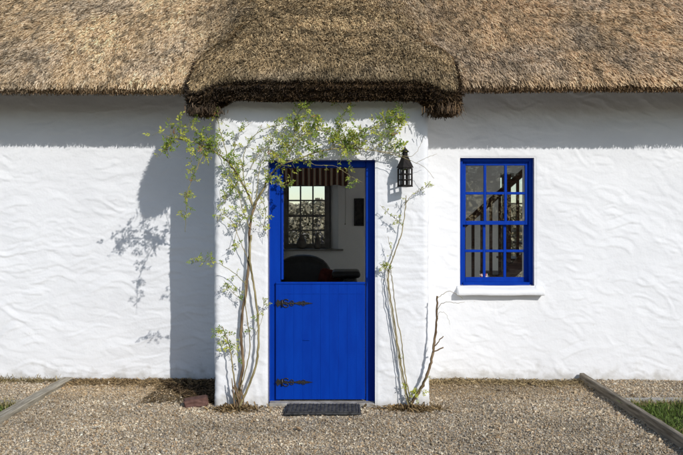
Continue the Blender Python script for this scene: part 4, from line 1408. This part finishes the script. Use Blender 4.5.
def stones(name, n, xr, yr, size, cond=None):
    x = R.uniform(*xr, n); y = R.uniform(*yr, n)
    k = zone(x, y)
    if cond is not None: k &= cond(x, y)
    x, y = x[k], y[k]; n = len(x)
    s = size * np.exp(R.normal(0, 0.33, n)); s = np.clip(s, size * .5, size * 2.3)
    z = ground_z(x, y) + s * R.uniform(-.1, .55, n)
    octa = np.array([(1, .2, 0), (-1, -.2, 0), (.2, 1, 0), (-.2, -1, 0), (0, 0, 1), (0, 0, -1)], float) * 1.35
    V = np.tile(octa, (n, 1, 1)) + R.normal(0, .30, (n, 6, 3))
    V *= np.stack([np.ones(n), R.uniform(.6, 1, n), R.uniform(.4, .8, n)], 1)[:, None, :]
    # random rotations
    q = R.normal(0, 1, (n, 4)); q[:, 1:3] *= 0.45
    q /= np.linalg.norm(q, axis=1, keepdims=True)
    a, b, c, d = q.T
    Rm = np.stack([1 - 2 * (c * c + d * d), 2 * (b * c - a * d), 2 * (b * d + a * c), 2 * (b * c + a * d), 1 - 2 * (b * b + d * d), 2 * (c * d - a * b),
                   2 * (b * d - a * c), 2 * (c * d + a * b), 1 - 2 * (b * b + c * c)], 1).reshape(n, 3, 3)
    V = np.einsum('nij,nkj->nki', Rm, V) * (s / 2 * .72)[:, None, None] + np.stack([x, y, z], 1)[:, None, :]
    tri = np.array([(0, 2, 4), (2, 1, 4), (1, 3, 4), (3, 0, 4), (2, 0, 5), (1, 2, 5), (3, 1, 5), (0, 3, 5)])
    F = (np.arange(n)[:, None, None] * 6 + tri[None]).reshape(-1, 3)
    pal = np.array([(.40, .34, .27), (.30, .25, .19), (.46, .41, .35), (.21, .165, .12), (.36, .34, .32), (.26, .24, .225), (.50, .46, .40), (.33, .24, .16), (.15, .12, .10), (.58, .55, .50)])
    pr = np.array([.18, .19, .12, .13, .09, .08, .06, .09, .04, .02])
    ci = R.choice(len(pal), n, p=pr / pr.sum())
    col = pal[ci] * R.uniform(.78, 1.2, n)[:, None]
    # browner where the garden soil and litter mix in near the wall
    t = np.clip((y - 6.15) / .5, 0, 1) * np.clip(1.2 + fbm(x * 2, y * 3, 141, 3), 0, 1.4) * ((x > BL) & (x < BR))
    col = col * (1 - .42 * t[:, None]) + np.array((.27, .19, .10)) * (.42 * t[:, None])
    col *= (1 + .45 * fbm(x * 1.1, y * 2.4, 145, 4))[:, None] * np.array((1.27, 1.20, 1.03))
    col = np.clip(col, .02, .8)
    o = link(name, npmesh(name, V.reshape(-1, 3), F, np.repeat(col, 6, 0)), M['stone'])
    return o


tag(stones('gravel', 232000, (-4.0, 4.0), (4.35, 7.0), 0.0119, lambda x, y: np.abs(x) < y * 0.53), 'mixed grey and tan gravel of the path before the cottage', 'gravel', kind='stuff')
tag(stones('gravel', 30000, (-5.2, 5.2), (3.4, 7.0), 0.02, lambda x, y: (np.abs(x) > y * 0.53) | (y < 4.4)), 'loose gravel at the outer ends of the path', 'gravel', kind='stuff')
tag(stones('gravel', 2600, (-3.6, 3.6), (4.4, 6.9), 0.024), 'larger stones scattered through the gravel', 'gravel', kind='stuff')

# ------------------------------------------------------------------ litter along the walls
def litter(name, label, x, y, L, W, cols, up=0.25):
    n = len(x)
    z = ground_z(x, y) + R.uniform(.006, .03, n)
    a = R.uniform(0, 2 * math.pi, n)
    d = np.stack([np.cos(a), np.sin(a), R.normal(0, up, n)], 1)
    s = np.stack([-np.sin(a), np.cos(a), R.normal(0, .4, n)], 1)
    p = np.stack([x, y, z], 1)
    l = (L * R.uniform(.4, 1.5, n) / 2)[:, None]; w_ = (W * R.uniform(.6, 1.4, n) / 2)[:, None]
    V = np.stack([p - d * l - s * w_, p - d * l + s * w_, p + d * l + s * w_, p + d * l - s * w_], 1).reshape(-1, 3)
    o = link(name, npmesh(name, V, np.arange(4 * n).reshape(n, 4), np.repeat(cols, 4, 0)), M['dry'])
    tag(o, label, 'litter', kind='stuff')


n = 5200
x = R.uniform(-2.66, -1.08, n); y = 6.985 - np.abs(R.normal(0, .13, n))
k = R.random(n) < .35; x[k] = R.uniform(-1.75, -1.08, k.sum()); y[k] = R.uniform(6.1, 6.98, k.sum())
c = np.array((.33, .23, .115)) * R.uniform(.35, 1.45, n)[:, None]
c[k] *= 0.5  # straw darkened over the ground where the porch shadow falls
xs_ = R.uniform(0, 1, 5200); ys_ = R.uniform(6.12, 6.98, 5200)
xs_ = -1.10 - xs_ ** 1.3 * (0.12 + 0.62 * (ys_ - 6.0))  # wedge of the porch's cast shadow, its shade put into the litter colour
litter('mulch_shadow', 'dark leaf litter, toned and shaped as porch shadow, in the corner left of the porch', xs_, ys_, .04, .012, np.array((.085, .056, .03)) * R.uniform(.3, 1.6, 5200)[:, None], .3)
litter('fallen_straw', 'brown straw litter at the foot of the left wall', x, y, .05, .005, c)
n = 2600
x = R.uniform(.72, 2.36, n); y = 6.985 - np.abs(R.normal(0, .12, n))
c = np.array((.36, .27, .14)) * R.uniform(.4, 1.4, n)[:, None]
litter('fallen_straw', 'brown straw litter at the foot of the right wall', x, y, .045, .005, c)
n = 900
x = np.concatenate([R.normal(-.89, .10, n // 2), R.normal(.60, .13, n // 2)]); y = 5.965 - np.abs(R.normal(0, .07, n))
c = np.array((.25, .17, .08)) * R.uniform(.3, 1.5, n)[:, None]
litter('fallen_leaves', 'dead leaves and stalks round the rose stems', x, y, .05, .009, c, .5)
n = 2200
x = np.concatenate([R.uniform(-4.2, BL - .1, n // 2), R.uniform(BR + .05, 4.2, n // 2)])
y = np.where(np.arange(n) < n // 2, 6.97 - np.abs(R.normal(0, .06, n)), 6.05 - np.abs(R.normal(0, .05, n)))
c = np.array((.32, .25, .12)) * R.uniform(.4, 1.4, n)[:, None]
litter('dry_grass', 'dry grass stalks along the outer kerbs and wall foot', x, y, .06, .004, c, .6)

# ------------------------------------------------------------------ lawns
def lawn(x0, x1, y0, y1, label):
    o = box('lawn', (x0, x1, y0, y1, -0.04, 0.004), M['turf']); tag(o, kind='structure')
    n = int(13000 * min(1, (x1 - x0) * (y1 - y0) / 4.0))
    x = R.uniform(x0, x1, n); y = R.uniform(y0, y1, n)
    h = R.uniform(.018, .05, n) * (1 + .5 * fbm(x * 3, y * 3, 151, 2))
    a = R.uniform(0, 2 * math.pi, n); w_ = R.uniform(.0025, .005, n)
    p = np.stack([x, y, np.full(n, .003)], 1)
    s = np.stack([np.cos(a), np.sin(a), np.zeros(n)], 1) * w_[:, None]
    ln = np.stack([R.normal(0, .55, n), R.normal(0, .55, n), np.ones(n)], 1) * h[:, None]
    bend = np.stack([R.normal(0, .4, n), R.normal(0, .4, n), np.full(n, .35)], 1) * h[:, None]
    V = np.stack([p - s, p + s, p + ln + s * .7, p + ln - s * .7, p + ln + bend + s * .1, p + ln + bend - s * .1], 1).reshape(-1, 3)
    b = np.arange(n)[:, None] * 6
    F = np.concatenate([b + np.array((0, 1, 2, 3)), b + np.array((3, 2, 4, 5))])
    dryf = np.clip(.22 + .7 * fbm(x * 2.2, y * 3.2, 153, 3) + .8 * np.clip((y - (y1 - .28)) / .28, 0, 1), 0, 1)
    dead = R.random(n) < dryf
    col = np.where(dead[:, None], np.array((.33, .28, .12)), np.array((.12, .175, .035))) * R.uniform(.6, 1.5, n)[:, None]
    g_ = link('grass', npmesh('grass', V, F, np.repeat(col, 6, 0)), M['grass'])
    tag(g_, label, 'grass', kind='stuff')


lawn(BR + .055, 5.2, 3.4, 6.075, 'short green grass beside the right timber edging')
lawn(-5.2, BL - .105, 3.4, 6.015, 'short grass beside the left timber edging')
